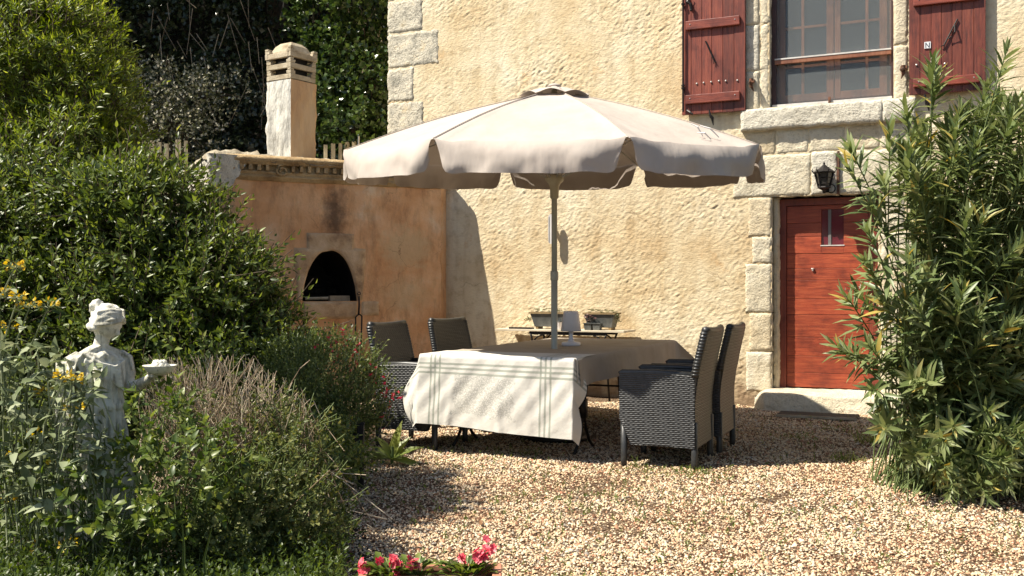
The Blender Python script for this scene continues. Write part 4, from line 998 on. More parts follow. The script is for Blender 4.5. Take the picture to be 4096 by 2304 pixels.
def striped():
    e = .20; D = .545
    ps = np.concatenate([np.linspace(-HW-e, -HW, 14), np.linspace(-HW, HW, 110)[1:-1], np.linspace(HW, HW+e*.9, 14)])
    qs = np.concatenate([np.linspace(.46, 0, 28), np.linspace(-.008, -D, 60)])
    P = np.zeros((len(ps), len(qs), 3)); UV = np.zeros((len(ps), len(qs), 2))
    for i, p in enumerate(ps):
        for j, q in enumerate(qs):
            ox = max(0, abs(p)-HW); sx = 1 if p > 0 else -1; cx_ = min(HW, max(-HW, p))
            if q >= 0:
                y = q; x = cx_; z = TZ + .011 + .0012*noise.fractal(Vector((p*6, q*6, 8)), .6, 2, 3)
                if ox > 0: tq = math.exp(-q/.05) if sx > 0 else 1.0; x += sx*(.012 + .05*ox*tq); z -= ox*tq
                P[i, j] = (x, y, z)
            else:
                d = -q; s_ = d/D
                bul = .016*min(1, d/.03) + .045*s_ + .012*s_*math.exp(-((p-.08*d-.02)/.03)**2) + .010*s_*math.exp(-((p+.3+.15*d)/.025)**2) + .008*math.sin((p*1.2+d)*31)*s_*(1-s_)*2 + .014*s_*math.sin(p*7+1) + .02*s_*noise.noise(Vector((p*2.5, d*2, 3))) + .006*noise.noise(Vector((p*13, d*5, 1)))*min(1, d/.1)
                z = TZ + .011 - max(0, d-.008) - (.035*s_*((p+HW)/(2*HW)) ) - .012*s_*math.sin(p*3)
                if ox == 0: P[i, j] = (cx_, -bul, z)
                else:
                    k = ox/e
                    if sx < 0:   # left ear swings outward and back
                        ang = rad(20 + 85*s_); reach = ox*(.75+.35*s_)
                        tri = max(0, 1-abs(s_-.5)*1.2)
                        P[i, j] = (cx_ - reach*(.35 + .6*math.sin(math.pi*min(1, s_*1.05))) - .0, -bul + reach*.55 - .03*k*s_, z - .05*k*s_ + (-.55*ox*(1-s_)))
                    else:        # right ear: bulges, then folds under into a drooping point
                        P[i, j] = (cx_ + .06*k*math.sin(math.pi*min(1, s_*2.0)) * (1 if s_ < .5 else 0) + (.035*k*math.sin((s_-.5)*5.2) if s_ >= .5 else 0), -bul + ox*.85*(1-.3*s_), z - .06*k*s_ - .6*ox*(1-s_))
            UV[i, j] = (p, q)
    return grid_mesh('striped_tablecloth', P, UV)
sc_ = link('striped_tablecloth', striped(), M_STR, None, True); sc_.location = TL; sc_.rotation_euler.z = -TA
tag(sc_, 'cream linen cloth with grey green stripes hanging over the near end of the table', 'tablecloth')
# cordless table lamp
lp = empty('table_lamp', pt(571, 345.5, (CAMH-TZ-.008)*F/(345.5-HOR)), .3, 'small white mushroom table lamp standing right of the parasol pole', 'table lamp')
M_LAMP = mat_noise('white_lamp_plastic', [(.3, (.86, .80, .80)), (.7, (.88, .83, .83))], 4, .45, 0)
MB().lathe([(.082, .0), (.086, .006), (.084, .026), (.072, .032), (.034, .036), (.024, .05), (.018, .08), (.019, .11), (.024, .13)], n=28).build('foot', M_LAMP, lp, True)
MB().lathe([(.088, .128), (.091, .130), (.066, .300), (.062, .306), (.058, .302), (.084, .134)], n=32).build('lamp_shade', M_LAMP, lp, True)
MB().lathe([(.008, .305), (.035, .307), (.05, .306), (.052, .303), (.02, .300)], n=20).build('shade_top', M_LAMP, lp, True)

# ------------------------------------------------------------------ wicker armchairs
M_WICK = mat_noise('charcoal_wicker', [(.25, (.015, .0155, .016)), (.5, (.030, .031, .031)), (.75, (.052, .052, .051))], 30, .42, .2, .002, 120, spec=.6)
def weave(name, S, La, Lb, parent, ca=.036, cb=.0135, h=.0048, flip=False):
    na, nb = max(2, int(La/ca)), max(2, int(Lb/cb)); ra, rb = 5, 4
    NA, NB = na*ra, nb*rb; P = np.zeros((NA+1, NB+1, 3))
    for j in range(NB+1):
        fb = j/rb; row = int(fb); tb = fb-row
        for i in range(NA+1):
            fa = i/ra + .5*(row % 2); ta = fa-int(fa)
            hh = h*(1-(2*ta-1)**4)**.8*math.sin(math.pi*tb)**.6 if 0 < tb < 1 else -.001
            p, n = S(i/NA, j/NB); P[i, j] = Vector(p) + Vector(n)*hh
    if flip: P = P[::-1]
    return link(name, grid_mesh(name, P), M_WICK, parent, True)
def make_chair():
    t = empty('wicker_armchair'); W = .285; ZA = .665
    def zb(x): return .145 + .012*math.cos(x*5) if x < .19 else .145 + (x-.19)/.09*.19
    def xback(z): 
        k = max(0, (z-.45)/.54); return -.275 - .085*k**1.4 + .012*math.sin(math.pi*min(1, z/.9))
    YT = lambda z: W - .012*max(0, (z-.66)/.33)
    for sy in (-1, 1):
        def S(a, b_, o=1):
            x = -.262 + .542*a; lo, hi = zb(x), ZA - .012*(1-a) + .006*math.sin(a*3.14); z = lo + (hi-lo)*b_
            zf = .145 + (hi-.145)*b_; z = max(zf, lo)
            return (x, sy*(W + .0), z), (0, sy, 0)
        pan = weave('side_panel', S, .54, .52, t, flip=(sy < 0))
        core = MB(); pts = [(-.262, .15)] + [(.19, .15), (.276, .335), (.276, ZA-.004), (-.262, ZA-.012)]
        core.prism(pts, sy*(W-.001), sy*(W-.045)); core.build('panel_core', M_WICK, pan, bevel=.006)
        MB().tube([(-.262, sy*(W-.02), ZA-.008), (0, sy*(W-.02), ZA+.004), (.262, sy*(W-.02), ZA), (.28, sy*(W-.02), ZA-.015)], .021, 10).build('armrest', M_WICK, t, True)
    def SB(a, b_):
        z = .145 + .815*b_; y = (W+.002)*(1-2*a)*YT(z)/W; bow = .020*(1-(1-2*a)**2)*max(0, (z-.5)/.5)
        return (xback(z) - bow - .0 , y, z + .012*(1-2*a)**2*(b_ > .97)), (-1, 0, -.15)
    bk = weave('backrest', SB, .57, .84, t, ca=.030, cb=.0125, flip=False)
    def SF(a, b_):
        z = .40 + .56*b_; y = (W-.0)*(2*a-1)*YT(z)/W; bow = .020*(1-(1-2*a)**2)*max(0, (z-.5)/.5)
        return (xback(z) + .045 - bow, y, z), (1, 0, .15)
    weave('backrest_front', SF, .57, .585, t, ca=.030, cb=.0125)
    b = MB(); zz = np.linspace(.145, .96, 14)
    for sy in (-1, 1):
        for z0, z1 in zip(zz, zz[1:]):
            v = []
            for z in (z0, z1):
                for xo in (-.002, .048): v.append((xback(z)+xo, sy*YT(z), z)); 
            yi = sy*(YT(z0)-.02)
            b.add([v[0], v[1], v[3], v[2], (v[0][0]+.004, yi, z0), (v[1][0]-.004, yi, z0), (v[3][0]-.004, yi, z1), (v[2][0]+.004, yi, z1)], [(0, 1, 2, 3), (4, 7, 6, 5), (0, 3, 7, 4), (1, 5, 6, 2)])
        b.tube([(xback(z)+.023, sy*YT(z), z) for z in zz if z > .62], .027, 8)
        for z in np.arange(.66, .955, .022): b.lathe([(.001, -.006), (.030, -.002), (.030, .008), (.001, .012)], (xback(z)+.023, sy*YT(z), z), 8)
    b.tube([(xback(.96)+.023-.020*(1-(1-2*a)**2), YT(.96)*(1-2*a), .96+.012*(1-2*a)**2) for a in np.linspace(0, 1, 9)], .026, 8)
    b.build('back_edge', M_WICK, t, True)
    MB().box(-.235, .27, -W+.046, W-.046, .34, .40).build('seat', M_WICK, t, bevel=.01)
    MB().box(.245, .272, -W+.046, W-.046, .23, .339).build('apron', M_WICK, t, bevel=.006)
    for (sx, sy) in ((-1, -1), (-1, 1), (1, -1), (1, 1)):
        x = sx*.252 - (.004 if sx < 0 else 0); y = sy*(W-.024); b = MB()
        b.tube([(x, y, .0), (x, y, .04), (x*.995, y, .33)], [.021, .024, .027], 8); b.build('leg', M_WICK, t, True)
    return t
ch = make_chair(); G_CH = 'wicker armchairs around the garden table'
def rear_at(u, v, fx, fy, W=.26):
    """chair centre from its near rear leg's foot"""
    p = gnd(u, v); f = Vector((fx, fy, 0)).normalized(); return p, f
chairs = [
    # (near rear leg foot px, facing angle deg from +X, label)
    ((694.5, 470), 180-23, 'dark wicker armchair on the right, nearest the camera, its woven side lit by the sun'),
    ((719.5, 456), 180-23, 'dark wicker armchair on the right in shade, pushed up behind the nearest one'),
    ((378.5, 447), -24, 'dark wicker armchair on the left, nearer of the two, beside the hanging striped cloth'),
    ((438, 428), -31, 'dark wicker armchair on the left, farther of the two, half hidden by the table'),
]
for k, ((u, v), ang, lab) in enumerate(chairs):
    c_ = ch if k == 0 else copy_tree(ch)
    a = rad(ang); f = Vector((math.cos(a), math.sin(a), 0)); p = gnd(u, v)
    side = Vector((-f.y, f.x, 0)); 
    if side.y < 0: side = -side
    c_.location = p + f*.256 + side*.261; c_.rotation_euler = (0, 0, a)
    tag(c_, lab, 'armchair', G_CH)

# ------------------------------------------------------------------ console table with planters by the wall
con = empty('console_table', hw(0, 0, 0), -WA, 'narrow console table with curved black legs standing against the wall', 'console table')
cs0, cs1 = ws(499, .35)[0], ws(627, .35)[0]; CZ = .80
M_CONT = mat_noise('bleached_tabletop', [(.3, (.50, .42, .30)), (.6, (.66, .58, .44))], 7, .7, .3, .005, 50, (.6, 4, 4))
for k in range(3): MB().box(cs0, cs1, -.46+k*.142, -.46+k*.142+.138, CZ-.022, CZ, .001).build('board', M_CONT, con, bevel=.003)
ca, cb_ = ws(531, .4)[0], ws(608, .4)[0]
b = MB().box(ca, cb_, -.445, -.425, CZ-.06, CZ-.024).box(ca, cb_, -.09, -.07, CZ-.06, CZ-.024); b.build('frame', M_IRON, con)
for x, sg in ((ca, 1), (cb_, -1)):
    for y in (-.435, -.08):
        MB().tube([(x, y, CZ-.03), (x+.025*sg, y, CZ-.09), (x+.03*sg, y, CZ-.16), (x+.0*sg, y, .4), (x-.03*sg, y, .012)], .012, 7).build('leg', M_IRON, con, True)
        MB().tube([(x+.16*sg, y, CZ-.06), (x+.10*sg, y, CZ-.08), (x+.03*sg, y, CZ-.15)], .009, 6).build('bracket', M_IRON, con, True)
tag(con, None)
M_ZINC = mat_noise('zinc_grey', [(.3, (.07, .075, .072)), (.5, (.12, .125, .12)), (.75, (.19, .195, .185))], 9, .5, .3, .004, 50, metal=.2)
M_RIMW = mat_noise('rim_wood', [(.3, (.18, .12, .05)), (.7, (.34, .24, .12))], 9, .7, .2, .004, 50)
def planter(u0, u1, vt, vb, lab, seed):
    off = .27; x0, zt = wp(u0, vt, off); x1, _ = wp(u1, vt, off); zb_ = CZ + .028; w = x1-x0; d = .20
    p = empty('planter', hw((x0+x1)/2, -off, CZ+.001), -WA, lab, 'planter', 'grey planters on the console table'); H = .175; y0 = 0
    b = MB(); bw = w*.74
    b.add([(-bw/2, -d*.38, .028), (bw/2, -d*.38, .028), (bw/2, d*.38, .028), (-bw/2, d*.38, .028), (-w/2+.015, -d/2, H), (w/2-.015, -d/2, H), (w/2-.015, d/2, H), (-w/2+.015, d/2, H)],
          [(3, 2, 1, 0), (0, 1, 5, 4), (1, 2, 6, 5), (2, 3, 7, 6), (3, 0, 4, 7), (4, 5, 6, 7)]); b.build('body', M_ZINC, p, bevel=.003)
    b = MB().box(-w/2, w/2, -d/2-.012, -d/2+.003, H+.001, H+.02).box(-w/2, w/2, d/2-.003, d/2+.012, H+.001, H+.02).box(-w/2, -w/2+.02, -d/2+.004, d/2-.004, H+.001, H+.02).box(w/2-.02, w/2, -d/2+.004, d/2-.004, H+.001, H+.02); b.build('rim', M_RIMW, p)
    for sx in (-1, 1):
        b = MB().box(sx*bw*.42-.015, sx*bw*.42+.015, -d*.36, d*.36, 0, .027); b.build('foot', M_RIMW, p)
    return p, w, H
P1 = planter(532.5, 569, 305.8, 321, 'grey tapered planter box of low succulents directly behind the parasol pole', 1)
P2 = planter(586, 618, 305.8, 321, 'grey tapered planter box with trailing succulent at its right end', 2)
po = empty('small_flowerpot', hw(ws(593, .38)[0], -.38, CZ+.001), -WA, 'pair of little square grey pots with a reddish succulent on the console', 'flowerpot')
b = MB()
for sx in (-1, 1):
    b.add([(sx*.052-.038, -.035, 0), (sx*.052+.038, -.035, 0), (sx*.052+.038, .035, 0), (sx*.052-.038, .035, 0), (sx*.052-.046, -.043, .078), (sx*.052+.046, -.043, .078), (sx*.052+.046, .043, .078), (sx*.052-.046, .043, .078)],
          [(3, 2, 1, 0), (0, 1, 5, 4), (1, 2, 6, 5), (2, 3, 7, 6), (3, 0, 4, 7), (4, 5, 6, 7)])
b.build('pot', M_ZINC, po, bevel=.002)
MB().box(-.104, .104, -.05, -.044, .072, .082).box(-.104, .104, .044, .05, .072, .082).build('rim', M_ZINC, po)
tr = MB().box(0, .27, -.02, .10, 0, .014).build('black_tray', M_IRON, None, bevel=.003); tr.location = hw(ws(509, .42)[0], -.40, CZ+.001); tr.rotation_euler.z = -WA
MB().box(0, .27, -.026, -.0205, .0, .02).build('tray_edge', M_IRON, tr)
tag(tr, 'flat black tray lying at the left end of the console', 'tray')
cu = MB().lathe([(.028, 0), (.030, .004), (.034, .085), (.035, .09), (.032, .088), (.027, .01)], n=16).build('glass_tumbler', M_LAMP, None, True)
cu.location = hw(ws(559, .36)[0], -.36, CZ+.001); tag(cu, 'small pale cup on the console between pole and lamp', 'cup')
MB().lathe([(.0345, .082), (.0365, .086), (.0365, .092), (.0345, .094)], n=16).build('rim', M_ZINC, cu, True)

# ------------------------------------------------------------------ picket fences behind
def fence(lst, Y, lab, base, ang=0):
    f_ = empty('picket_fence', (pt(lst[0][0], 200, Y).x, Y, base), ang, lab, 'fence')
    xs = []
    for (u0, u1, vt) in lst:
        a_, c_ = pt(u0, vt, Y), pt(u1, vt, Y); x0, x1 = a_.x - f_.location.x, c_.x - f_.location.x; h = a_.z - base
        MB().box(x0, x1, -.012, .012, 0, h, .006).build('picket', M_FENCE, f_); xs += [x0, x1]
    MB().box(min(xs)-.1, max(xs)+.1, .013, .045, .35, .43).build('rail', M_FENCE, f_); MB().box(min(xs)-.1, max(xs)+.1, .013, .045, .95, 1.03).build('rail', M_FENCE, f_)
    return f_
BZ = 1.5
fence([(324, 327.5, 145), (331, 335, 143.6), (338.5, 342, 143), (345, 349, 142.2), (352, 356, 141.4), (367, 371, 140.5), (373.5, 377.5, 140.2), (380.5, 384.5, 140)], 13.95, 'pale weathered picket fence seen between the chimney and the house', BZ)
MB().tube([pt(358.8, 134, 13.9), pt(358.6, 160, 13.9)], .014, 6).build('metal_stake', M_NAIL, None)
tag(bpy.data.objects['metal_stake'], 'thin bright metal stake rising above the picket fence', 'stake')
fence([(142, 147, 142), (150, 154.5, 141), (157, 161.5, 142), (164.5, 169, 144), (176, 181, 139.5), (184, 188, 141)], 13.5, 'dim brown picket fence half hidden in leaves left of the oven', BZ-.2)
# ------------------------------------------------------------------ foliage tools
R_ = np.random.default_rng(11)
def unit(a): return a/np.maximum(1e-9, np.linalg.norm(a, axis=-1, keepdims=True))
def leaf_arrays(P, D, N, L, W, ts=(0, .42, 1), wsx=(0, 1, 0), fold=.18, curve=.0):
    n = len(P); D = unit(D); S = unit(np.cross(D, N)); N = unit(np.cross(S, D)); L = np.broadcast_to(L, (n,))[:, None]; W = np.broadcast_to(W, (n,))[:, None]
    V = []; tri = []; k = 0; prev = None
    for t, w in zip(ts, wsx):
        c = P + D*L*t + N*(-curve*L*t*t)
        if w == 0: V.append(c); cur = (k,); k += 1
        else:
            V += [c - S*W*w*.5 + N*W*fold*w, c, c + S*W*w*.5 + N*W*fold*w]; cur = (k, k+1, k+2); k += 3
        if prev is not None:
            if len(prev) == 1 and len(cur) == 3: tri += [(prev[0], cur[1], cur[0]), (prev[0], cur[2], cur[1])]
            elif len(prev) == 3 and len(cur) == 1: tri += [(prev[0], prev[1], cur[0]), (prev[1], prev[2], cur[0])]
            elif len(prev) == 3: tri += [(prev[0], prev[1], cur[1]), (prev[0], cur[1], cur[0]), (prev[1], prev[2], cur[2]), (prev[1], cur[2], cur[1])]
        prev = cur
    V = np.stack(V, 1); Q = (np.arange(n)[:, None, None]*k + np.array(tri)[None]).reshape(-1, 3)
    return V.reshape(-1, 3), Q, k
def leaves(name, P, D, N, L, W, m, parent=None, rnd=None, origin=None, **kw):
    n = len(P); V, Q, k = leaf_arrays(P, D, N, L, W, **kw)
    if origin is not None: V = V - np.array(origin)
    if rnd is None: rnd = R_.random(n)
    me = np_mesh(name, V, Q, None, np.repeat(np.clip(rnd, 0, 1), k)); o = link(name, me, m, parent, False)
    if parent is not None and n > 12: o['kind'] = 'stuff'
    return o
def sticks(name, A, B, r, m, parent=None, origin=None, rnd=None):
    A = np.asarray(A); B = np.asarray(B); D = unit(B-A); up = np.where(np.abs(D[:, 2:3]) < .9, np.array([[0, 0, 1.]]), np.array([[1., 0, 0]]))
    S = unit(np.cross(D, up)); T = np.cross(S, D); n = len(A); r = np.broadcast_to(r, (n,))[:, None]; V = []
    for e, k in ((A, 1.0), (B, .75)):
        for q in range(3): a = q*2.0944; V.append(e + (S*math.cos(a) + T*math.sin(a))*r*k)
    V = np.stack(V, 1); Q = np.array([(0, 1, 4, 3), (1, 2, 5, 4), (2, 0, 3, 5)]); Q = (np.arange(n)[:, None, None]*6 + Q[None]).reshape(-1, 4)
    V = V.reshape(-1, 3)
    if origin is not None: V = V - np.array(origin)
    o = link(name, np_mesh(name, V, Q, None, np.repeat(R_.random(n) if rnd is None else rnd, 6)), m, parent, True)
    if parent is not None and n > 12: o['kind'] = 'stuff'
    return o
def perp(D):
    up = np.where(np.abs(D[:, 2:3]) < .95, np.array([[0, 0, 1.]]), np.array([[1., 0, 0]])); A = unit(np.cross(D, up)); return A, np.cross(D, A)
def shoots(B, D, nl, sl, alpha, opp=True, bend=.0, t0=.1, jit=.15, lscale=None):
    """leaf positions along each shoot; returns P,D,N, index of shoot, t, and the shoot's points"""
    n = len(B); D = unit(D); A, C = perp(D); sl = np.broadcast_to(sl, (n,)); Ps = []; Ds = []; Ns = []; I = []; T = []
    ph = R_.uniform(0, 6.28, n)
    for j in range(nl):
        t = t0 + (1-t0)*(j//2*2 if opp else j)/max(1, nl-1); az = ph + (j//2*1.5708 + (j % 2)*math.pi if opp else j*2.4) + R_.normal(0, jit, n)
        r = A*np.cos(az)[:, None] + C*np.sin(az)[:, None]
        al = alpha*(1.1-.55*t) + R_.normal(0, jit, n)
        d = D*np.cos(al)[:, None] + r*np.sin(al)[:, None]; nn = D*np.sin(al)[:, None] - r*np.cos(al)[:, None]
        p = B + D*(sl*t)[:, None]; p[:, 2] -= bend*sl*t*t
        Ps.append(p); Ds.append(d); Ns.append(nn); I.append(np.arange(n)); T.append(np.full(n, t))
    return np.concatenate(Ps), np.concatenate(Ds), np.concatenate(Ns), np.concatenate(I), np.concatenate(T)
def on_blobs(blobs, n, front=.8, fuzz=(.72, 1.0), rr=None):
    """random points on a union of ellipsoids [(cx,cy,cz,rx,ry,rz)], surfaces inside another blob are dropped"""
    bl = np.array(blobs); area = (bl[:, 3]*bl[:, 5])**1.0; pr = area/area.sum(); k = R_.choice(len(bl), n*3, p=pr)
    d = unit(R_.normal(0, 1, (n*3, 3))); keep = (d[:, 1] < .35) | (R_.random(n*3) > front); k, d = k[keep], d[keep]
    s = fuzz[0] + (fuzz[1]-fuzz[0])*R_.random(len(k))**.6; b = bl[k]; P = b[:, :3] + d*b[:, 3:]*s[:, None]
    lump = np.array([noise.noise(Vector(p)*1.9) for p in P]); P = P + d*(lump*.40)[:, None]*b[:, 3:]*.8
    q = np.ones(len(k), bool)
    for i, c in enumerate(bl):
        ins = (((P-c[:3])/c[3:])**2).sum(1) < .42; q &= ~(ins & (k != i))
    q &= P[:, 2] > .0
    P, d = P[q][:n], unit(d[q]/b[q][:, 3:])[:n]; return P, d
M_TWIG = mat_noise('twig_bark', [(.3, (.045, .03, .018)), (.7, (.14, .10, .06))], 20, .8, .2, .003, 60)
M_STEMG = mat_noise('green_stem', [(.3, (.08, .12, .03)), (.7, (.16, .20, .06))], 20, .6, 0)
# leaf materials
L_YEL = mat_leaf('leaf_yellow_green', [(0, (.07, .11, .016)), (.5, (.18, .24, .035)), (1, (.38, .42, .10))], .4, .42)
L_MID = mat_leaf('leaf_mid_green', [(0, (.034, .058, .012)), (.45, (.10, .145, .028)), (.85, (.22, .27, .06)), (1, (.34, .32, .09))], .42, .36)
L_DARK = mat_leaf('leaf_ivy', [(0, (.018, .028, .012)), (.5, (.04, .055, .020)), (.9, (.08, .10, .04)), (1, (.18, .17, .11))], .30, .14, .6)
L_IVY = mat_leaf('leaf_ivy_fresh', [(0, (.02, .04, .010)), (.5, (.05, .09, .02)), (1, (.13, .18, .05))], .28, .2, .6)
L_OLE = mat_leaf('leaf_oleander', [(0, (.045, .075, .025)), (.45, (.12, .165, .055)), (.8, (.25, .29, .12)), (.97, (.38, .40, .20)), (1, (.45, .35, .09))], .40, .26, .45)
L_PHL = mat_leaf('leaf_sage', [(0, (.09, .12, .05)), (.5, (.20, .24, .12)), (1, (.38, .41, .26))], .6, .2, .3)
L_BRT = mat_leaf('leaf_bright', [(0, (.05, .09, .015)), (.5, (.11, .16, .03)), (1, (.22, .26, .07))], .4, .34)
L_SAL = mat_leaf('leaf_small', [(0, (.04, .06, .015)), (.5, (.10, .13, .03)), (1, (.24, .24, .08))], .5, .3)
L_SALV = mat_leaf('leaf_salvia', [(0, (.03, .05, .012)), (.5, (.085, .12, .028)), (1, (.24, .28, .08))], .5, .3)
L_BLOS = mat_leaf('blossom_and_glare', [(0, (.04, .05, .02)), (.45, (.14, .15, .07)), (.72, (.46, .44, .30)), (1, (.78, .74, .62))], .5, .3)  # palest tones stand for blossom and also paint sun glare on leaves
L_STRAW = mat_leaf('straw_twigs', [(0, (.24, .17, .11)), (.5, (.56, .44, .31)), (1, (.78, .68, .52))], .7, .1, .2)
L_DEAD = mat_leaf('dead_leaf', [(0, (.12, .06, .03)), (.5, (.26, .14, .07)), (1, (.42, .28, .14))], .7, .1, .2)
L_RED = mat_leaf('red_petal', [(0, (.40, .01, .02)), (.5, (.62, .02, .05)), (1, (.75, .06, .12))], .5, .3)
L_PINK = mat_leaf('coral_petal', [(0, (.60, .05, .08)), (.5, (.80, .10, .14)), (1, (.85, .30, .32))], .45, .2)
L_YFL = mat_leaf('yellow_petal', [(0, (.50, .32, .01)), (.5, (.72, .52, .03)), (1, (.80, .66, .14))], .5, .25)
L_GRASS = mat_leaf('grass_blade', [(0, (.06, .09, .02)), (.5, (.13, .18, .04)), (1, (.30, .33, .10))], .5, .3)

# ------------------------------------------------------------------ bank behind, ivy, trees
P = np.zeros((60, 30, 3))
for i in range(60):
    for j in range(30):
        x = -40 + 80*i/59; y = 14.2 + 1.2*j if True else 0; t = j/29
        z = -.1 + 1.75*min(1, j/1.0) + (9*t**.9 if j > 2 else 0) + .3*noise.noise(Vector((x*.4, y*.3, 0)))
        if j == 0: z = -.2
        P[i, j] = (x, (13.6 if j == 0 else 13.9 if j == 1 else 17.0 + 8*t), (z if j < 1 else 1.5 if j <= 2 else 1.5 + 3.2*(j-2)**.75 + .3*noise.noise(Vector((x*.4, y*.3, 0)))))
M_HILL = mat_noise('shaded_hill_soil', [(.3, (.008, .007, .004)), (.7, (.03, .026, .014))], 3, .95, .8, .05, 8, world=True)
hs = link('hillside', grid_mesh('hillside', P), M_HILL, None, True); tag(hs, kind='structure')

def ivy_wall(n, x0, x1, z0, z1, yc, seed):
    """ivy curtain draped in clumps on the steep bank: points on a bumpy sheet"""
    X = R_.uniform(x0, x1, n); Z = R_.uniform(z0, z1, n)
    dp = np.array([noise.fractal(Vector((a*.55+seed, b_*.45, 1)), .7, 2, 5) for a, b_ in zip(X, Z)])
    fine = np.array([noise.noise(Vector((a*2.3, b_*1.6, seed))) for a, b_ in zip(X, Z)])
    keep = fine + R_.normal(0, .25, n) > -.28
    Y = yc - dp*.9 - fine*.28 + R_.uniform(-.05, .22, n) + (Z-3)*.12
    P = np.stack([X, Y, Z], -1)[keep]; f_ = fine[keep]
    D = unit(R_.normal(0, 1, P.shape) + np.array([0, -.5, -.6])); N = unit(R_.normal(0, .75, P.shape) + np.array([-.15, -.8, .6]))
    return P, D, N, f_
P, D, N, f_ = ivy_wall(70000, -11.5, -1.15, 1.4, 7.5, 15.9, 3)
o = leaves('ivy_bank', P, D, N, R_.uniform(.06, .115, len(P)), R_.uniform(.05, .095, len(P)), L_DARK, rnd=np.clip(R_.random(len(P))**1.3 + f_*.2, 0, 1), fold=.1)
tag(o, 'dark mass of ivy and undergrowth covering the bank behind the oven', 'undergrowth', kind='stuff')
def crown_tree(name, label, blobs, n, L, W, m, trunk, grp='trees and shrubs on the bank', nl=8, sl=.3, vine=None, rndp=1.0, alpha=1.0, extra=None, tr_r=.12):
    t = empty(name, trunk[0], 0, label, 'tree' if 'tree' in name else 'shrub', grp); o0 = trunk[0]
    P, d = on_blobs(blobs, n); D = unit(d + R_.normal(0, .5, d.shape) + np.array([0, 0, .25]))
    LP, LD, LN, I, T = shoots(P, D, nl, R_.uniform(.7, 1.3, len(P))*sl, alpha, bend=.1)
    leaves('foliage', LP, LD, LN, R_.uniform(.7, 1.25, len(LP))*L, R_.uniform(.7, 1.2, len(LP))*W, m, t, R_.random(len(LP))**rndp, origin=o0)
    b = MB(); pts = [Vector(q)-Vector(o0) for q in trunk]; b.tube(pts, [tr_r*(1-.75*i/(len(pts)-1)) for i in range(len(pts))], 7); b.build('trunk', M_TWIG, t, True)
    A = []; B = []
    for _ in range(46):
        c = blobs[R_.integers(len(blobs))]; e = np.array(c[:3]) + R_.normal(0, .45, 3)*np.array(c[3:]); s_ = np.array(trunk[-1])*.5 + np.array(c[:3])*.5; s_ = s_ + R_.normal(0, .1, 3)
        A.append(s_); B.append(e)
    sticks('branches', A, B, .014, M_TWIG, t, origin=o0); return t
def W3(u, v, Y): return tuple(pt(u, v, Y))
def blob(u, v, Y, ru, rv, ry): c = pt(u, v, Y); return (c.x, c.y, c.z, ru*Y/F, ry, rv*Y/F)
crown_tree('flowering_shrub', 'pale blossoming shrub glinting in the sun left of the chimney, fence pickets below it', [blob(160, 92, 14.4, 26, 22, .4), blob(190, 103, 14.2, 26, 17, .4), blob(168, 128, 14.2, 24, 22, .4), blob(195, 142, 14.1, 18, 14, .3), blob(222, 88, 14.8, 26, 10, .3)],
    900, .05, .036, L_BLOS, [W3(170, 200, 14.6), W3(172, 150, 14.5), W3(165, 100, 14.4)], rndp=1.2, nl=7, tr_r=.06)
crown_tree('ivy_clad_tree', 'ivy clad tree with fresh green leaves right of the chimney', [blob(345, 60, 14.9, 32, 30, .6), blob(372, 95, 14.7, 20, 35, .5), blob(325, 100, 14.8, 22, 30, .5), blob(352, 128, 14.5, 34, 22, .5), blob(340, 10, 15.2, 45, 35, .7)],
    1700, .085, .075, L_IVY, [W3(350, 190, 15.0), W3(348, 120, 15.1), W3(352, 40, 15.2), W3(345, -30, 15.4)], rndp=1.1, nl=6, sl=.26)
for (u, v0, v1, w) in ((262, -20, 60, 14), (238, 10, 120, -16), (205, -10, 60, 10), (300, -30, 12, 6)):
    pass
A = []; B = []
for (u, v, du, dv) in [(R_.uniform(150, 385), R_.uniform(-10, 100), R_.normal(5, 10), R_.uniform(15, 50)) for _ in range(70)]:
    A.append(W3(u, v, 15.2)); B.append(W3(u+du, v+dv, 15.2))
o = sticks('hanging_vine_stems', A, B, .007, L_STRAW); tag(o, 'thin bare vine stems hanging down in the dark undergrowth', 'vines', kind='stuff')
# tall trees above the bank: their lower crowns shade the ivy
def big_tree(x, y, z0, h, r, lab, seed):
    bl = []
    rg = np.random.default_rng(seed)
    for _ in range(9):
        a = rg.uniform(0, 6.28); q = rg.uniform(0, .75)*r; bl.append((x+q*math.cos(a), y+q*math.sin(a), z0+h*rg.uniform(.55, .95), r*.5, r*.5, h*.16))
    bl.append((x, y, z0+h*.8, r*.8, r*.8, h*.25))
    t = empty('tall_tree', (x, y, z0), 0, lab, 'tree', 'tall trees above the bank'); o0 = (x, y, z0)
    P, d = on_blobs(bl, 2600, front=0, fuzz=(.3, 1)); LP, LD, LN, I, T = shoots(P, unit(d+R_.normal(0, .6, d.shape)), 6, .5, 1.0)
    leaves('foliage', LP, LD, LN, .15, .11, L_MID, t, origin=o0)
    MB().tube([(0, 0, -.3), (.1, .05, h*.3), (-.05, .1, h*.6), (0, 0, h*.9)], [.26, .2, .14, .05], 9).build('trunk', M_TWIG, t, True)
for i, (x, y, z0, h, r) in enumerate(((-8.2, 15.6, 3.0, 7.5, 3.0), (-12.5, 13.2, 1.5, 8.0, 3.0), (-4.2, 17.5, 4.0, 6.5, 2.6))):
    big_tree(x, y, z0, h, r, ['broad leafy tree standing over the ivy bank at the upper left', 'leafy tree at the far left edge behind the bright green shrub', 'leafy tree on the bank above the chimney'][i], 40+i)

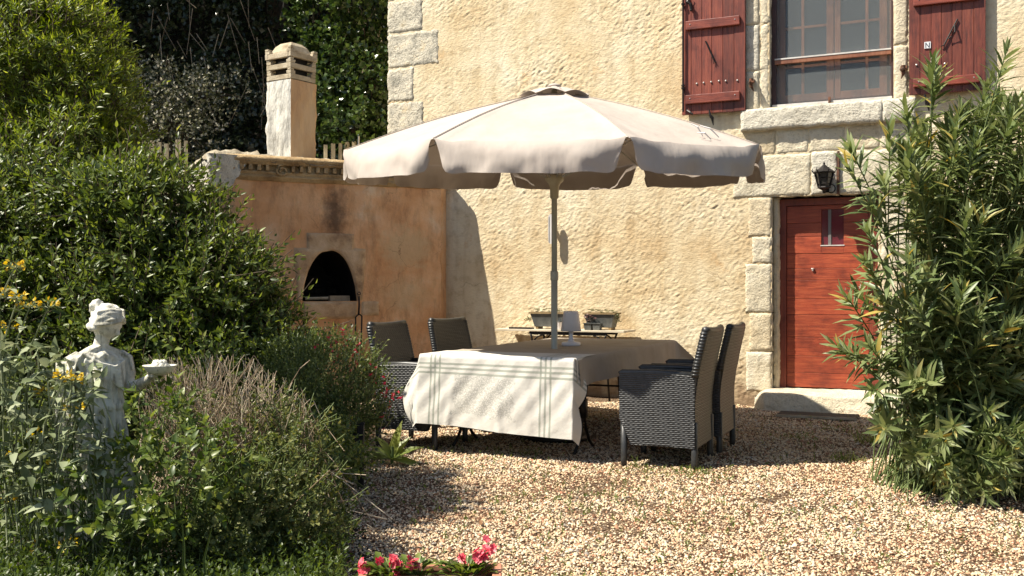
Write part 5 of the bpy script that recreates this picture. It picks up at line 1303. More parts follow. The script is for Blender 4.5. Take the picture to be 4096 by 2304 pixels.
# ------------------------------------------------------------------ big shrubs on the left
def big_shrub(label, blobs, n, L, W, m, foot, nl=10, sl=.22, inner=.25, rndp=1.1, alpha=.95, twigr=.004, up=.35, ts=(0, .42, 1), wsx=(0, 1, 0), fuzz=(.78, 1.04), name='leafy_shrub', rfun=None, curve=.12):
    t = empty(name, foot, 0, label, 'shrub'); o0 = foot
    P, d = on_blobs(blobs, n, fuzz=fuzz); D = unit(d + R_.normal(0, .48, d.shape) + np.array([0, 0, up]))
    s_ = (R_.uniform(.5, 1.3, len(P)) + 1.0*(R_.random(len(P)) < .10))*sl; LP, LD, LN, I, T = shoots(P, D, nl, s_, alpha, bend=.12)
    rn = R_.random(len(LP))**rndp*.75 + .25*T*R_.random(len(LP))
    leaves('foliage', LP, LD, LN, R_.uniform(.65, 1.25, len(LP))*L*(1-.35*T), R_.uniform(.75, 1.2, len(LP))*W*(1-.3*T), m, t, rn, origin=o0, ts=ts, wsx=wsx, curve=curve)
    sticks('twigs', P - D*.12, P + D*s_[:, None]*.95, twigr, M_TWIG, t, origin=o0)
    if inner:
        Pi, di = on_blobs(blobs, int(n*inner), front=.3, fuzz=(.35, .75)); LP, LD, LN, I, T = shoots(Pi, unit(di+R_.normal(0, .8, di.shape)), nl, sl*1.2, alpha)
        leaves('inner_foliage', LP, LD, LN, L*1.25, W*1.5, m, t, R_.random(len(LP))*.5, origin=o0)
    A = []; B = []
    for c in blobs:
        for _ in range(10):
            e = np.array(c[:3]) + R_.normal(0, .4, 3)*np.array(c[3:]); f = np.array(foot) + np.array([R_.normal(0, .15), R_.normal(0, .15), 0]); mid = f*.5+e*.5 + np.array([0, 0, .15]); A += [f, mid]; B += [mid, e]
    sticks('stems', A, B, .012, M_TWIG, t, origin=o0); return t
big_shrub('tall yellow green shrub with narrow leaves at the upper left, lit by the sun', [blob(20, 20, 9.2, 66, 66, .8), blob(60, 62, 9.0, 60, 62, .8), blob(85, 118, 8.8, 52, 56, .7), blob(10, 120, 8.8, 85, 95, .8), blob(-50, 40, 9.2, 90, 120, .9), blob(80, 175, 8.6, 60, 60, .7)],
    3400, .085, .020, L_YEL, (-4.3, 9.2, 0), nl=13, sl=.17, rndp=1.0, up=.6, curve=.1)
big_shrub('large dark green shrub with pointed leaves filling the left of the view beside the oven', [blob(40, 245, 7.9, 100, 80, .8), blob(130, 215, 7.9, 62, 42, .7), blob(165, 218, 7.8, 52, 38, .7), blob(175, 280, 7.6, 74, 66, .7), blob(214, 300, 7.5, 56, 60, .6), blob(252, 358, 7.4, 46, 54, .5), blob(150, 345, 7.4, 120, 85, .7), blob(20, 340, 7.3, 90, 85, .7), blob(225, 385, 7.2, 80, 60, .6), blob(80, 430, 6.9, 130, 70, .6)],
    5600, .084, .029, L_MID, (-3.0, 8.0, 0), nl=11, sl=.22, rndp=1.05, ts=(0, .28, .62, 1), wsx=(0, 1, .78, 0))

# red salvia beside the oven
def salvia():
    foot = tuple(gnd(335, 452)); t = empty('red_salvia', foot, 0, 'airy salvia bush with small red flowers in front of the oven', 'flowering shrub'); o0 = foot
    bl = [blob(330, 385, 6.7, 42, 36, .35), blob(300, 375, 6.8, 34, 30, .3), blob(360, 405, 6.6, 26, 24, .28), blob(325, 425, 6.6, 48, 26, .32)]
    P, d = on_blobs(bl, 1500, fuzz=(.6, 1.05)); D = unit(d*.6 + R_.normal(0, .35, d.shape) + np.array([.1, 0, .75])); s_ = R_.uniform(.08, .2, len(P))
    LP, LD, LN, I, T = shoots(P, D, 9, s_, .9); leaves('foliage', LP, LD, LN, R_.uniform(.016, .032, len(LP)), R_.uniform(.010, .016, len(LP)), L_SALV, t, origin=o0)
    sticks('twigs', P-D*.1, P + D*s_[:, None], .0017, M_STEMG, t, origin=o0)
    # flowering wands
    wands = [(347, 353, 343, 322), (334, 356, 330, 330), (358, 362, 360, 338), (352, 372, 356, 350), (372, 388, 378, 362), (381, 402, 389, 372), (388, 410, 396, 386), (380, 420, 388, 404), (360, 350, 352, 335), (366, 378, 372, 352), (318, 360, 314, 340), (376, 430, 392, 418), (340, 365, 336, 342), (395, 400, 402, 392)]
    A = []; B = []; FP = []; GP = []; GD = []
    for (u0, v0, u1, v1) in wands:
        a_ = np.array(pt(u0, v0+10, 6.55)); b_ = np.array(pt(u1, v1, 6.5)); A.append(a_); B.append(b_); n = int(R_.integers(5, 11))
        for k in range(n):
            q = a_ + (b_-a_)*R_.uniform(.35, 1.0) + R_.normal(0, .012, 3); (FP if R_.random() < .62 else GP).append(q)
    A, B = np.array(A), np.array(B); sticks('stalks', A, B, .0022, L_STRAW, t, origin=o0)
    FP = np.repeat(np.array(FP), 5, 0); D = unit(R_.normal(0, 1, FP.shape)); leaves('flowers', FP, D, R_.normal(0, 1, FP.shape), R_.uniform(.012, .022, len(FP)), .012, L_RED, t, origin=o0, fold=.1)
    GP = np.repeat(np.array(GP), 4, 0); leaves('buds', GP, unit(R_.normal(0, 1, GP.shape)+np.array([0, 0, 1])), R_.normal(0, 1, GP.shape), .018, .008, L_SAL, t, origin=o0)
salvia()
# twiggy grey-straw bush
def twiggy():
    foot = (-1.30, 4.95, 0); t = empty('dry_twiggy_bush', foot, 0, 'dense bush of dry straw coloured twigs right of the statue', 'shrub'); o0 = foot
    n = 1150; base = np.array(foot) + np.stack([R_.normal(-.1, .26, n), R_.normal(0, .16, n), np.abs(R_.normal(.05, .12, n))], -1)
    tu = R_.uniform(140, 318, n); tv = 354 + 160*R_.random(n)**1.25 + np.maximum(0, tu-255)*.75; Yt = R_.uniform(4.5, 5.2, n)
    E = np.stack([(tu-512)/F*Yt, Yt, CAMH-(tv-HOR)/F*Yt], -1)
    dr_ = E-base; S_ = base + dr_*R_.uniform(.25, .7, n)[:, None]; mid = (S_+E)/2 + R_.normal(0, .015, (n, 3)) + np.array([0, 0, .01])
    sticks('twigs', np.concatenate([S_, mid, base[:350]]), np.concatenate([mid, E, S_[:350]]), np.concatenate([np.full(n, .0026), np.full(n, .0019), np.full(350, .0035)]), L_STRAW, t, origin=o0)
    k = 900; P = mid[:k] + R_.normal(0, .03, (k, 3)); D = unit(dr_[:k]+R_.normal(0, .3, (k, 3))); LP, LD, LN, I, T = shoots(P, D, 8, .09, .9)
    leaves('foliage', LP, LD, LN, R_.uniform(.012, .022, len(LP)), R_.uniform(.006, .010, len(LP)), L_SAL, t, origin=o0)
    # whip-like stems leaning out over the gravel
    A = []; B = []
    for (u0, v0, u1, v1, Y) in ((285, 478, 366, 475, 4.7), (300, 480, 345, 470, 4.75), (250, 440, 300, 420, 4.8), (320, 480, 352, 468, 4.8), (270, 520, 300, 470, 4.4), (244, 560, 330, 470, 4.2), (200, 490, 255, 430, 4.6), (290, 385, 310, 360, 5.0)):
        a_, b_ = np.array(pt(u0, v0, Y)), np.array(pt(u1, v1, Y)); m_ = (a_+b_)/2 + np.array([0, 0, .02]); A += [a_, m_]; B += [m_, b_]
    sticks('whips', A, B, .0028, L_STRAW, t, origin=o0)
twiggy()

def tuft_bush(name, label, cat, blobs, n, L, W, m, foot, nl=8, sl=.14, alpha=.9, up=.6, stemm=None, group=None, sr=.0025):
    t = empty(name, foot, 0, label, cat, group); P, d = on_blobs(blobs, n, front=.6, fuzz=(.5, 1.05)); D = unit(d*.6 + R_.normal(0, .4, d.shape) + np.array([0, 0, up])); s_ = R_.uniform(.6, 1.4, len(P))*sl
    LP, LD, LN, I, T = shoots(P, D, nl, s_, alpha, bend=.15); leaves('foliage', LP, LD, LN, R_.uniform(.65, 1.25, len(LP))*L, R_.uniform(.75, 1.2, len(LP))*W, m, t, origin=foot, curve=.25, ts=(0, .28, .62, 1), wsx=(0, 1, .8, 0))
    sticks('stems', P-D*.15, P+D*s_[:, None], sr, stemm or M_STEMG, t, origin=foot); return t
tuft_bush('mock_orange_shrub', 'leafy young shrub with bright pointed leaves at the foot of the statue', 'shrub', [blob(160, 440, 4.3, 28, 40, .2), blob(190, 480, 4.1, 40, 45, .25), blob(120, 505, 4.0, 50, 36, .25)],
    170, .042, .024, L_BRT, tuple(gnd(165, 600)), nl=8, sl=.15)
tuft_bush('oregano_bush', 'small round-leaved herb bush in front of the dry twigs', 'herb bush', [blob(290, 450, 4.7, 26, 40, .2), blob(265, 500, 4.4, 46, 36, .25), blob(300, 520, 4.4, 34, 34, .22), blob(230, 530, 4.2, 48, 36, .25)],
    560, .024, .016, L_SAL, tuple(gnd(270, 566)), nl=12, sl=.15)
def shade_tree():
    o0 = (-4.6, 5.0, 0); t = empty('garden_tree', o0, 0, 'garden tree beyond the left edge whose crown shades the bed and shrubs', 'tree')
    bl = [(-3.80, 5.15, 4.2, .42, .85, .35)]
    P, d = on_blobs(bl, 900, front=0, fuzz=(.2, 1)); LP, LD, LN, I, T = shoots(P, unit(d+R_.normal(0, .7, d.shape)), 7, .25, 1.0)
    leaves('foliage', LP, LD, LN, .09, .05, L_MID, t, origin=o0)
    MB().tube([(0, 0, -.1), (-.1, .1, 1.6), (0, .2, 3.0), (-.3, .6, 4.4)], [.12, .10, .08, .03], 8).tube([(0, .2, 2.8), (.6, .3, 3.7), (1.2, .5, 4.2)], [.05, .035, .015], 6).build('trunk', M_TWIG, t, True)
shade_tree()
tuft_bush('leafy_groundcover_bush', 'shaded dark leafy plant below the salvia beside the black garden light', 'plant', [blob(320, 450, 6.0, 40, 22, .3), blob(340, 465, 5.8, 26, 18, .25), blob(295, 440, 6.2, 36, 22, .3)],
    420, .03, .018, L_MID, tuple(gnd(325, 486)), nl=9, sl=.12)
# low growth that nobody could count
n = 5200; u = R_.uniform(-40, 345, n); Y = R_.uniform(3.3, 5.6, n); X = (u-512)/F*Y
bx = np.array([gedge(y) for y in Y]); q = X < bx + .05 + R_.random(n)*.25; X, Y = X[q], Y[q]; n = len(X)
B = np.stack([X, Y, R_.uniform(.0, .16, n)], -1); D = unit(R_.normal(0, .45, (n, 3)) + np.array([0, -.15, 1])); s_ = R_.uniform(.05, .15, n)
LP, LD, LN, I, T = shoots(B, D, 8, s_, 1.0); o = leaves('groundcover', LP, LD, LN, R_.uniform(.015, .035, len(LP)), R_.uniform(.007, .018, len(LP)), L_MID, None, rnd=R_.random(len(LP))*.42)
tag(o, 'low dark green ground cover along the bottom left bed', 'ground cover', kind='stuff')
# grass stalks in the foreground
A = []; G = []
for k, (pts, lab) in enumerate((([(55, 580), (58, 556), (66, 540), (78, 541)], 'arching pale grass stalk nearest the bottom left corner'), ([(90, 585), (100, 563), (115, 556), (130, 565), (142, 580)], 'arched pale green leaf blade bending over at the bottom left'),
        ([(183, 580), (184, 548), (182, 520)], 'upright thin grass blade below the statue'), ([(352, 530), (362, 515), (380, 502)], 'single bright green blade leaning right at the edge of the gravel'), ([(206, 580), (204, 560), (212, 528)], 'thin upright grass blade right of the upright one below the statue'))):
    Yk = 3.7 if k != 3 else 4.9
    n = 14; v = []; f = []
    ctl = [pt(a, b_, Yk) for a, b_ in pts]
    for i in range(n):
        t = i/(n-1)*(len(ctl)-1); j = min(len(ctl)-2, int(t)); p = ctl[j].lerp(ctl[j+1], t-j); w = .0075*(1-.8*i/(n-1)); v += [p+Vector((-w, 0, w*.3)), p+Vector((0, .003, 0)), p+Vector((w, 0, w*.3))]
        if i: b0 = (i-1)*3; f += [(b0, b0+1, b0+4, b0+3), (b0+1, b0+2, b0+5, b0+4)]
    me = bpy.data.meshes.new('grass_blade'); me.from_pydata([tuple(q) for q in v], [], f); o = link('grass_blade', me, L_GRASS, None, True); tag(o, lab, 'grass stalk'); o.name = 'grass_stalk'
# weeds in the gravel
sp = [(gnd(u, v), r) for u, v, r in ((800, 440, .12), (845, 430, .2), (640, 500, .25), (720, 520, .3), (520, 540, .35), (560, 505, .3), (460, 470, .25), (700, 478, .2), (455, 440, .1), (640, 470, .15), (390, 500, .3), (960, 520, .4), (1000, 490, .3), (880, 500, .2), (610, 560, .3), (900, 410, .25), (960, 430, .3), (420, 455, .2), (505, 455, .15), (700, 472, .1))]
B = []
for c, r in sp:
    for _ in range(34): B.append((c.x+R_.normal(0, r), c.y+R_.normal(0, r), .0))
for _ in range(420): 
    y = R_.uniform(4.2, 10); B.append((R_.uniform(-.6, .5*y), y, 0))
B = np.array(B); B = B[(B[:, 1] + .467*B[:, 0]) < 11.7]; D = unit(R_.normal(0, .5, B.shape)+np.array([0, 0, 1])); LP, LD, LN, I, T = shoots(B, D, 7, R_.uniform(.015, .05, len(B)), 1.1, opp=False)
o = leaves('gravel_weeds', LP, LD, LN, R_.uniform(.012, .03, len(LP)), R_.uniform(.005, .010, len(LP)), L_BRT, None); tag(o, 'tiny weeds sprouting among the gravel stones', 'weeds', kind='stuff')
n = 70; y = R_.uniform(4.3, 10, n); B = np.stack([R_.uniform(-.5, .5, n)*y*.9+.6, y, np.full(n, .02)], -1); B = B[(B[:, 1] + .467*B[:, 0]) < 11.7]; D = unit(np.stack([R_.normal(0, 1, len(B)), R_.normal(0, 1, len(B)), R_.normal(.1, .15, len(B))], -1))
o = leaves('fallen_leaves', B, D, R_.normal(0, .25, B.shape)+np.array([0, 0, 1.]), R_.uniform(.03, .07, len(B)), R_.uniform(.012, .024, len(B)), L_DEAD, None, ts=(0, .3, .65, 1), wsx=(0, 1, .7, 0), curve=-.3); tag(o, 'dry brown leaves lying scattered on the gravel', 'fallen leaves', kind='stuff')
# grass clumps by the oleander
for (u, v, lab, h, n) in ((846, 462, 'thin grass clump on the gravel left of the oleander', .09, 70), (872, 446, 'taller grass tuft against the foot of the oleander', .15, 90), (800, 402, 'small green weed growing in the doorstep corner', .14, 40), (812, 404, 'tiny weed sprouting on the doorstep edge right of the other', .06, 26)):
    c = gnd(u, v); foot = tuple(c); B = np.array(foot) + np.stack([R_.normal(0, .07, n), R_.normal(0, .05, n), np.zeros(n)], -1); D = unit(np.stack([R_.normal(0, .5, n), R_.normal(0, .5, n), np.full(n, 1.)], -1))
    t = empty('grass_clump', foot, 0, lab, 'grass clump'); leaves('blades', B, D, R_.normal(0, 1, D.shape), R_.uniform(.4, 1.2, n)*h, .006, L_GRASS, t, origin=foot, ts=(0, .35, .7, 1), wsx=(.5, 1, .7, 0), curve=.35)
# broad-leaved weed (mullein) by the chair
foot = tuple(gnd(392, 466)); t = empty('broad_leaved_weed', foot, 0, 'broad leaved weed with long pointed leaves beside the left chair', 'plant')
A_ = np.array([(-.35, -.25, .9), (.15, -.1, 1), (.75, -.2, .55), (-.9, -.1, .35), (.95, -.2, -.02), (-.6, -.4, .7), (.45, .1, .8), (.3, -.6, .3), (-.75, .2, .15)]); n = len(A_)
leaves('leaf', np.tile(np.array(foot)+np.array([0, 0, .05]), (n, 1)), unit(A_), np.tile([[0, -.5, 1.]], (n, 1)), np.array([.20, .27, .24, .24, .25, .19, .2, .16, .2]), .075, L_MID, t, origin=foot, ts=(0, .3, .65, 1), wsx=(.35, 1, .8, 0), curve=.3, fold=.12, rnd=R_.uniform(.4, .9, n))
MB().tube([(0, 0, -.01), (0, 0, .14)], .012, 6).build('stem', M_STEMG, t)

# ------------------------------------------------------------------ oleander
def oleander():
    foot = (2.62, 6.3, 0); t = empty('oleander', foot, 0, 'big oleander with long narrow leaves filling the right side before the door', 'oleander'); o0 = foot
    named = [(850, 148, 6.0), (848, 165, 5.9), (932, 62, 6.1), (938, 75, 6.2), (1006, 52, 6.0), (990, 80, 6.1), (905, 105, 6.2), (872, 205, 5.9), (868, 232, 5.8), (884, 180, 5.9), (900, 150, 6.1), (866, 262, 5.9), (890, 130, 6.0),
             (858, 290, 6.15), (846, 296, 6.1), (836, 345, 6.0), (845, 352, 6.0), (962, 110, 6.2), (915, 165, 5.9), (880, 300, 5.9), (1010, 120, 5.9), (975, 140, 5.8), (868, 345, 5.9), (872, 390, 5.8), (885, 430, 5.7), (912, 462, 5.8), (880, 410, 6.0)]
    tips = [np.array(pt(*q)) for q in named]
    vb = [45, 75, 110, 150, 200, 250, 300, 350, 400, 450, 490, 515]; ub = [1015, 950, 915, 893, 893, 893, 893, 890, 892, 902, 922, 960]
    for _ in range(430):
        v = R_.uniform(95, 512); lo = np.interp(v, vb, ub) + 10; u = lo + (1130-lo)*R_.random(); tips.append(np.array(pt(u, v, R_.uniform(5.7, 7.2))))
    for _ in range(150): v = R_.uniform(425, 512); u = 926 + 135*R_.random() + max(0, v-480)*1.2; tips.append(np.array(pt(u, v, R_.uniform(5.6, 6.5))))
    LP = []; LD = []; LN = []; LL = []; LR = []; A = []; B = []
    for q, tip in enumerate(tips):
        f0 = np.array(foot) + np.array([np.clip(R_.normal(0, .15), -.3, .5), R_.normal(0, .15), 0]); out = tip-f0; hor = out.copy(); hor[2] = 0
        c1 = f0 + np.array([0, 0, out[2]*.55]) + hor*.25 if tip[2] > .9 else f0 + hor*.45 + np.array([0, 0, out[2]*.6+.25])
        n = 18; pts = [(1-s)**2*f0 + 2*s*(1-s)*c1 + s*s*tip for s in np.linspace(0, 1, n)]
        for a_, b_ in zip(pts, pts[1:]): A.append(a_); B.append(b_)
        length = sum(np.linalg.norm(b_-a_) for a_, b_ in zip(pts, pts[1:])); leafy = min(length*.8, R_.uniform(.34, .62)); nw = int(leafy/.030); ph = R_.uniform(0, 6.28)
        for w in range(nw+1):
            s = 1 - (w*.030)/length; s = max(0, s); p = (1-s)**2*f0 + 2*s*(1-s)*c1 + s*s*tip; d = 2*(1-s)*(c1-f0) + 2*s*(tip-c1); d = d/np.linalg.norm(d); 
            up = np.array([0, 0, 1.]) if abs(d[2]) < .95 else np.array([1., 0, 0]); a1 = np.cross(d, up); a1 /= np.linalg.norm(a1); a2 = np.cross(d, a1)
            fr = w/max(1, nw)
            for k in range(3):
                if fr > .4 and R_.random() < .5: continue
                az = ph + w*1.05 + k*2.0944 + R_.normal(0, .2); r = a1*math.cos(az) + a2*math.sin(az); al = .30 + 1.02*min(1, fr*1.5) + R_.normal(0, .16); dd = d*math.cos(al) + r*math.sin(al) ; nn = d*math.sin(al) - r*math.cos(al)
                LP.append(p); LD.append(dd); LN.append(nn); LL.append((.78 if tip[2] < .7 else 1)*R_.uniform(.12, .20)*(.6+.4*min(1, fr*5))); LR.append(np.clip(R_.normal(.5, .2) + .25*(1-fr) - .1 + (.45 if R_.random() < .012 else 0), 0, 1))
    LP, LD, LN, LL = map(np.array, (LP, LD, LN, LL)); leaves('foliage', LP, LD, LN, LL, LL*.175, L_OLE, t, np.array(LR), origin=o0, ts=(0, .28, .65, 1), wsx=(0, 1, .85, 0), curve=.22, fold=.14)
    sticks('stems', A, B, .0055, M_STEMG, t, origin=o0)
    # little bud clusters at some tips
    bt = np.array([tips[13], tips[13]+np.array([.02, 0, .02]), tips[14], tips[2]]); P_ = np.repeat(bt, 8, 0) + R_.normal(0, .012, (32, 3)); leaves('buds', P_, unit(R_.normal(0, .5, P_.shape)+np.array([0, 0, 1])), R_.normal(0, 1, P_.shape), .022, .009, L_BLOS, t, origin=o0)
    print('oleander leaves', len(LP))
oleander()

# ------------------------------------------------------------------ yellow flowered sage (phlomis)
def phlomis():
    foot = (-2.05, 4.05, 0); t = empty('yellow_sage', foot, 0, 'grey green sage plant with whorls of yellow flowers at the left edge', 'flowering plant'); o0 = foot
    heads = [(15, 267, 1, 0, 330), (18, 298, 1, 5, 380), (30, 306, 1, 8, 400), (49, 306, 1, 20, 400), (64, 378, 1, 40, 470), (74, 381, 1, 60, 480), (44, 394, 1, 30, 480), (74, 409, 1, 52, 490), (36, 437, 1, 10, 520), (56, 466, 1, 35, 560), (2, 456, 1, -10, 540), (48, 417, 0, 36, 500), (102, 432, 0, 100, 520), (84, 392, 0, 78, 470), (124, 448, 0, 110, 540), (10, 500, 1, 0, 580), (66, 440, 0, 55, 540), (-12, 300, 1, -20, 420), (40, 548, 1, 40, 600), (68, 546, 1, 70, 600), (100, 450, 0, 95, 540)]
    A = []; B = []; FP = []; FD = []; CP = []; CD = []; LP = []; LD = []; LN = []; LL = []
    for (u, v, yel, ub_, vb_) in heads:
        Yk = R_.uniform(3.85, 4.15); tip = np.array(pt(u, v, Yk)); bot = np.array(pt(ub_, vb_, Yk+.1)); g0 = np.array([bot[0]+R_.normal(0, .03), Yk+.2, 0.])
        m_ = (tip+bot)/2 + np.array([-.03, 0, .0]); A += [bot, m_, g0]; B += [m_, tip, bot]; d = unit((tip-m_)[None])[0]
        for lev in ((0,) if v > 300 else (0, -.14)):
            c = tip + d*lev
            for k in range(24):
                r = unit(R_.normal(0, 1, 3)[None] * np.array([[1, 1, .35]]))[0]; CP.append(c + r*.012); CD.append(r + np.array([0, 0, .5]))
                if yel and (v < 400 or R_.random() < .5): FP.append(c + r*.026 + np.array([0, 0, .008])); FD.append(r*.7 + np.array([0, 0, .7*R_.random()]))
        st_ = np.linalg.norm(tip-bot); nlv = max(2, int(st_/.075))
        for k in range(nlv):
            s = .98 - k/nlv*.95; p = bot + (tip-bot)*s; az = k*1.57 + R_.uniform(0, 1)
            for sg in (0, math.pi):
                r = np.array([math.cos(az+sg), math.sin(az+sg), .25]); LP.append(p); LD.append(r + np.array([0, 0, -.25 if k else .1])); LN.append(np.array([-r[0]*.3, -r[1]*.3, 1])); LL.append(R_.uniform(.05, .085)*(.7 if k == 0 else 1))
    for _ in range(760):
        u = -30 + 135*R_.random()**1.2; v = R_.uniform(330, 500) + u*.35; p = np.array(pt(u, v, R_.uniform(3.9, 4.5))); r = unit(R_.normal(0, 1, 3)[None])[0]; LP.append(p); LD.append(r*[1, 1, .6]+np.array([0, 0, .2])); LN.append(R_.normal(0, .4, 3)+np.array([0, -.2, 1])); LL.append(R_.uniform(.045, .085))
        if R_.random() < .25: A.append(p); B.append(p - np.array([R_.normal(0, .04), 0, R_.uniform(.1, .25)]))
    LP, LD, LN, LL = map(np.array, (LP, LD, LN, LL)); leaves('foliage', LP, LD, LN, LL, LL*.46, L_PHL, t, origin=o0, ts=(0, .3, .65, 1), wsx=(0, 1, .75, 0), curve=.35, fold=.14)
    sticks('stalks', A, B, .0042, L_PHL, t, origin=o0)
    CP, CD = np.array(CP), np.array(CD); leaves('calyxes', CP, CD, R_.normal(0, 1, CP.shape), .020, .009, L_PHL, t, origin=o0)
    FP, FD = np.array(FP), np.array(FD); leaves('flowers', FP, FD, R_.normal(0, 1, FP.shape), .017, .012, L_YFL, t, origin=o0, ts=(0, .6, 1), wsx=(0, 1, 0), curve=.6)
phlomis()

# ------------------------------------------------------------------ black garden light
gp = gnd(360, 488); gl = empty('garden_light', gp, 0, 'black garden spotlight box on a short post at the edge of the bed', 'garden light')
MB().box(-.016, .026, -.02, .02, 0, .40).build('post', M_IRON, gl, bevel=.004); MB().box(-.06, -.018, -.03, .03, .20, .34).build('lamp_box', M_IRON, gl, bevel=.006); MB().box(-.02, .03, -.024, .024, .401, .415).build('cap', M_IRON, gl)

# ------------------------------------------------------------------ flower trough at the bottom edge
M_TERRA = mat_noise('terracotta', [(.3, (.30, .12, .07)), (.6, (.48, .21, .13)), (.8, (.6, .34, .24))], 7, .85, .3, .006, 50)
tl = Vector((-.53, 3.58, 0)); tro = empty('terracotta_trough', tl, .0, 'terracotta trough at the bottom edge of the view with coral flowers', 'flower trough')
b = MB().box(0, .48, -.09, -.07, .0, .222).box(0, .48, .07, .09, .0, .222).box(0, .018, -.069, .069, 0, .222).box(.462, .48, -.069, .069, 0, .222).box(.019, .461, -.069, .069, .0, .02); b.build('trough_body', M_TERRA, tro)
b = MB().box(-.012, .492, -.102, -.066, .223, .245).box(-.012, .492, .066, .102, .223, .245).box(-.012, .02, -.0655, .0655, .223, .245).box(.46, .492, -.0655, .0655, .223, .245); b.build('rim', M_TERRA, tro, bevel=.004)
MB().box(.02, .46, -.066, .066, .18, .212, .003).build('potting_soil', M_SOIL, tro)
def euph(lab, cx, flowers, leavesn):
    f0 = (tl.x+cx, tl.y, .235); t = empty('coral_flower_plant', f0, 0, lab, 'flowering plant', 'coral flowered plants in the trough'); A = []; B = []; P = []; D = []
    for k in range(9): e = np.array(f0) + np.array([R_.normal(0, .05), R_.normal(0, .03), R_.uniform(.02, .06)]); A.append(np.array(f0)+np.array([R_.normal(0, .01), 0, -.02])); B.append(e)
    n = int(leavesn*1.6); az = R_.uniform(0, 6.28, n); rr = R_.uniform(.01, .085, n); P = np.array(f0) + np.stack([rr*np.cos(az), rr*.6*np.sin(az), R_.uniform(-.01, .03, n)], -1); D = np.stack([np.cos(az)*.7, np.sin(az)*.7, R_.uniform(.2, 1.1, n)], -1)
    leaves('foliage', P, D, np.stack([-np.cos(az)*.6, -np.sin(az)*.6, np.ones(n)], -1), R_.uniform(.035, .06, n), R_.uniform(.018, .026, n), L_BRT, t, origin=f0, ts=(0, .35, .75, 1), wsx=(.2, .8, 1, 0), curve=.3)
    FP = []; FD = []; FN = []
    for (u, v, r) in flowers:
        c = np.array(pt(u, v, tl.y-.03)); A.append(np.array(f0)); B.append(c)
        for q in range(3):
            cc = c + R_.normal(0, .0065*r, 3); nrm = unit((R_.normal(0, .5, 3)+np.array([0, -.7, .5]))[None])[0]; a1 = unit(np.cross(nrm, [0, 0, 1.])[None])[0]; a2 = np.cross(nrm, a1)
            for k in range(7): a = k*.9+q; FP.append(cc); FD.append(a1*math.cos(a)+a2*math.sin(a)+nrm*.2); FN.append(nrm)
    FP, FD, FN = map(np.array, (FP, FD, FN)); leaves('petals', FP, FD, FN, .019, .017, L_PINK, t, origin=f0, ts=(0, .6, 1), wsx=(0, 1, 0)); sticks('stalks', A, B, .0035, M_STEMG, t, origin=f0)
euph('coral flowered plant at the left end of the trough, leaves rising above its rim', .09, [(364, 565, 1), (362, 572, 1.4), (380, 561, 1), (391, 561, 1.4), (397, 564, 1.2), (395, 573, 1)], 46)
euph('coral flowered plant in the trough between the two others', .19, [(411, 563, 1.8), (414, 566, 1.8), (409, 567, 1.4)], 24)
euph('coral flowered plant at the right end of the trough, its blooms standing tallest', .37, [(475, 555, 1.6), (478, 557, 1.4), (486, 549, 1.9), (488, 552, 2.0), (463, 558, 1), (483, 556, 1.4)], 56)
# succulents in the planters
def succ(base, w, H, n, parent, lab, m, seed, trail=None, cat='succulent'):
    o0 = base; t = empty('succulent', base, -WA, lab, cat)
    c = math.cos(-WA); s = math.sin(-WA); P = []; D = []
    for k in range(n):
        x = R_.uniform(-w/2, w/2); y = R_.uniform(-.06, .06); z = R_.uniform(-.01, .035)
        for q in range(9): a = q*.7; P.append((x+.008*math.cos(a), y+.008*math.sin(a), z)); D.append((math.cos(a), math.sin(a), R_.uniform(.2, .9)))
    if trail:
        for k in range(trail[1]):
            q = R_.random(); x = trail[0]+R_.normal(0, .02)+.03*q*np.sign(trail[0]); z = -.10*q
            for j in range(6): d = R_.normal(0, 1, 3); P.append((x, -.05+R_.normal(0, .03), z)); D.append(tuple(d))
    P, D = np.array(P), np.array(D); leaves('leaves', P, D, np.tile([[0, 0, 1.]], (len(P), 1)), .022, .011, m, t); return t
L_SUC = mat_leaf('succulent_leaf', [(0, (.10, .06, .04)), (.4, (.10, .12, .04)), (1, (.24, .25, .10))], .5, .1)
L_SUCR = mat_leaf('succulent_red_leaf', [(0, (.14, .06, .07)), (.5, (.26, .15, .15)), (1, (.45, .36, .33))], .5, .1)
(p1, w1, H1), (p2, w2, H2) = P1, P2
b1 = p1.location + Vector((0, 0, H1+.018)); b2 = p2.location + Vector((0, 0, H2+.018))
succ(b1, w1*.85, H1, 30, None, 'low green succulents filling the left planter', L_SUC, 1, (-w1/2, 16)); succ(b2, w2*.85, H2, 30, None, 'low green succulents filling the right planter, trailing at its right end', L_SUC, 2, (w2/2, 26))
sb = po.location + Vector((-.05, 0, .09)); ts_ = empty('red_succulent', sb, -WA, 'reddish branching succulent standing in the small square pots', 'succulent'); P = []; D = []
for k in range(9):
    x, z = R_.normal(0, .035), R_.uniform(.0, .09)
    for q in range(10): a = q*.7; P.append((x, R_.normal(0, .015), z)); D.append((math.cos(a), math.sin(a), R_.uniform(.1, .9)))
P, D = np.array(P), np.array(D); leaves('leaves', P, D, np.tile([[0, 0, 1.]], (len(P), 1)), .026, .013, L_SUCR, ts_); sticks('stems', np.tile([[0, 0, -.01]], (len(P)//10, 1)), P[::10], .004, M_TWIG, ts_)
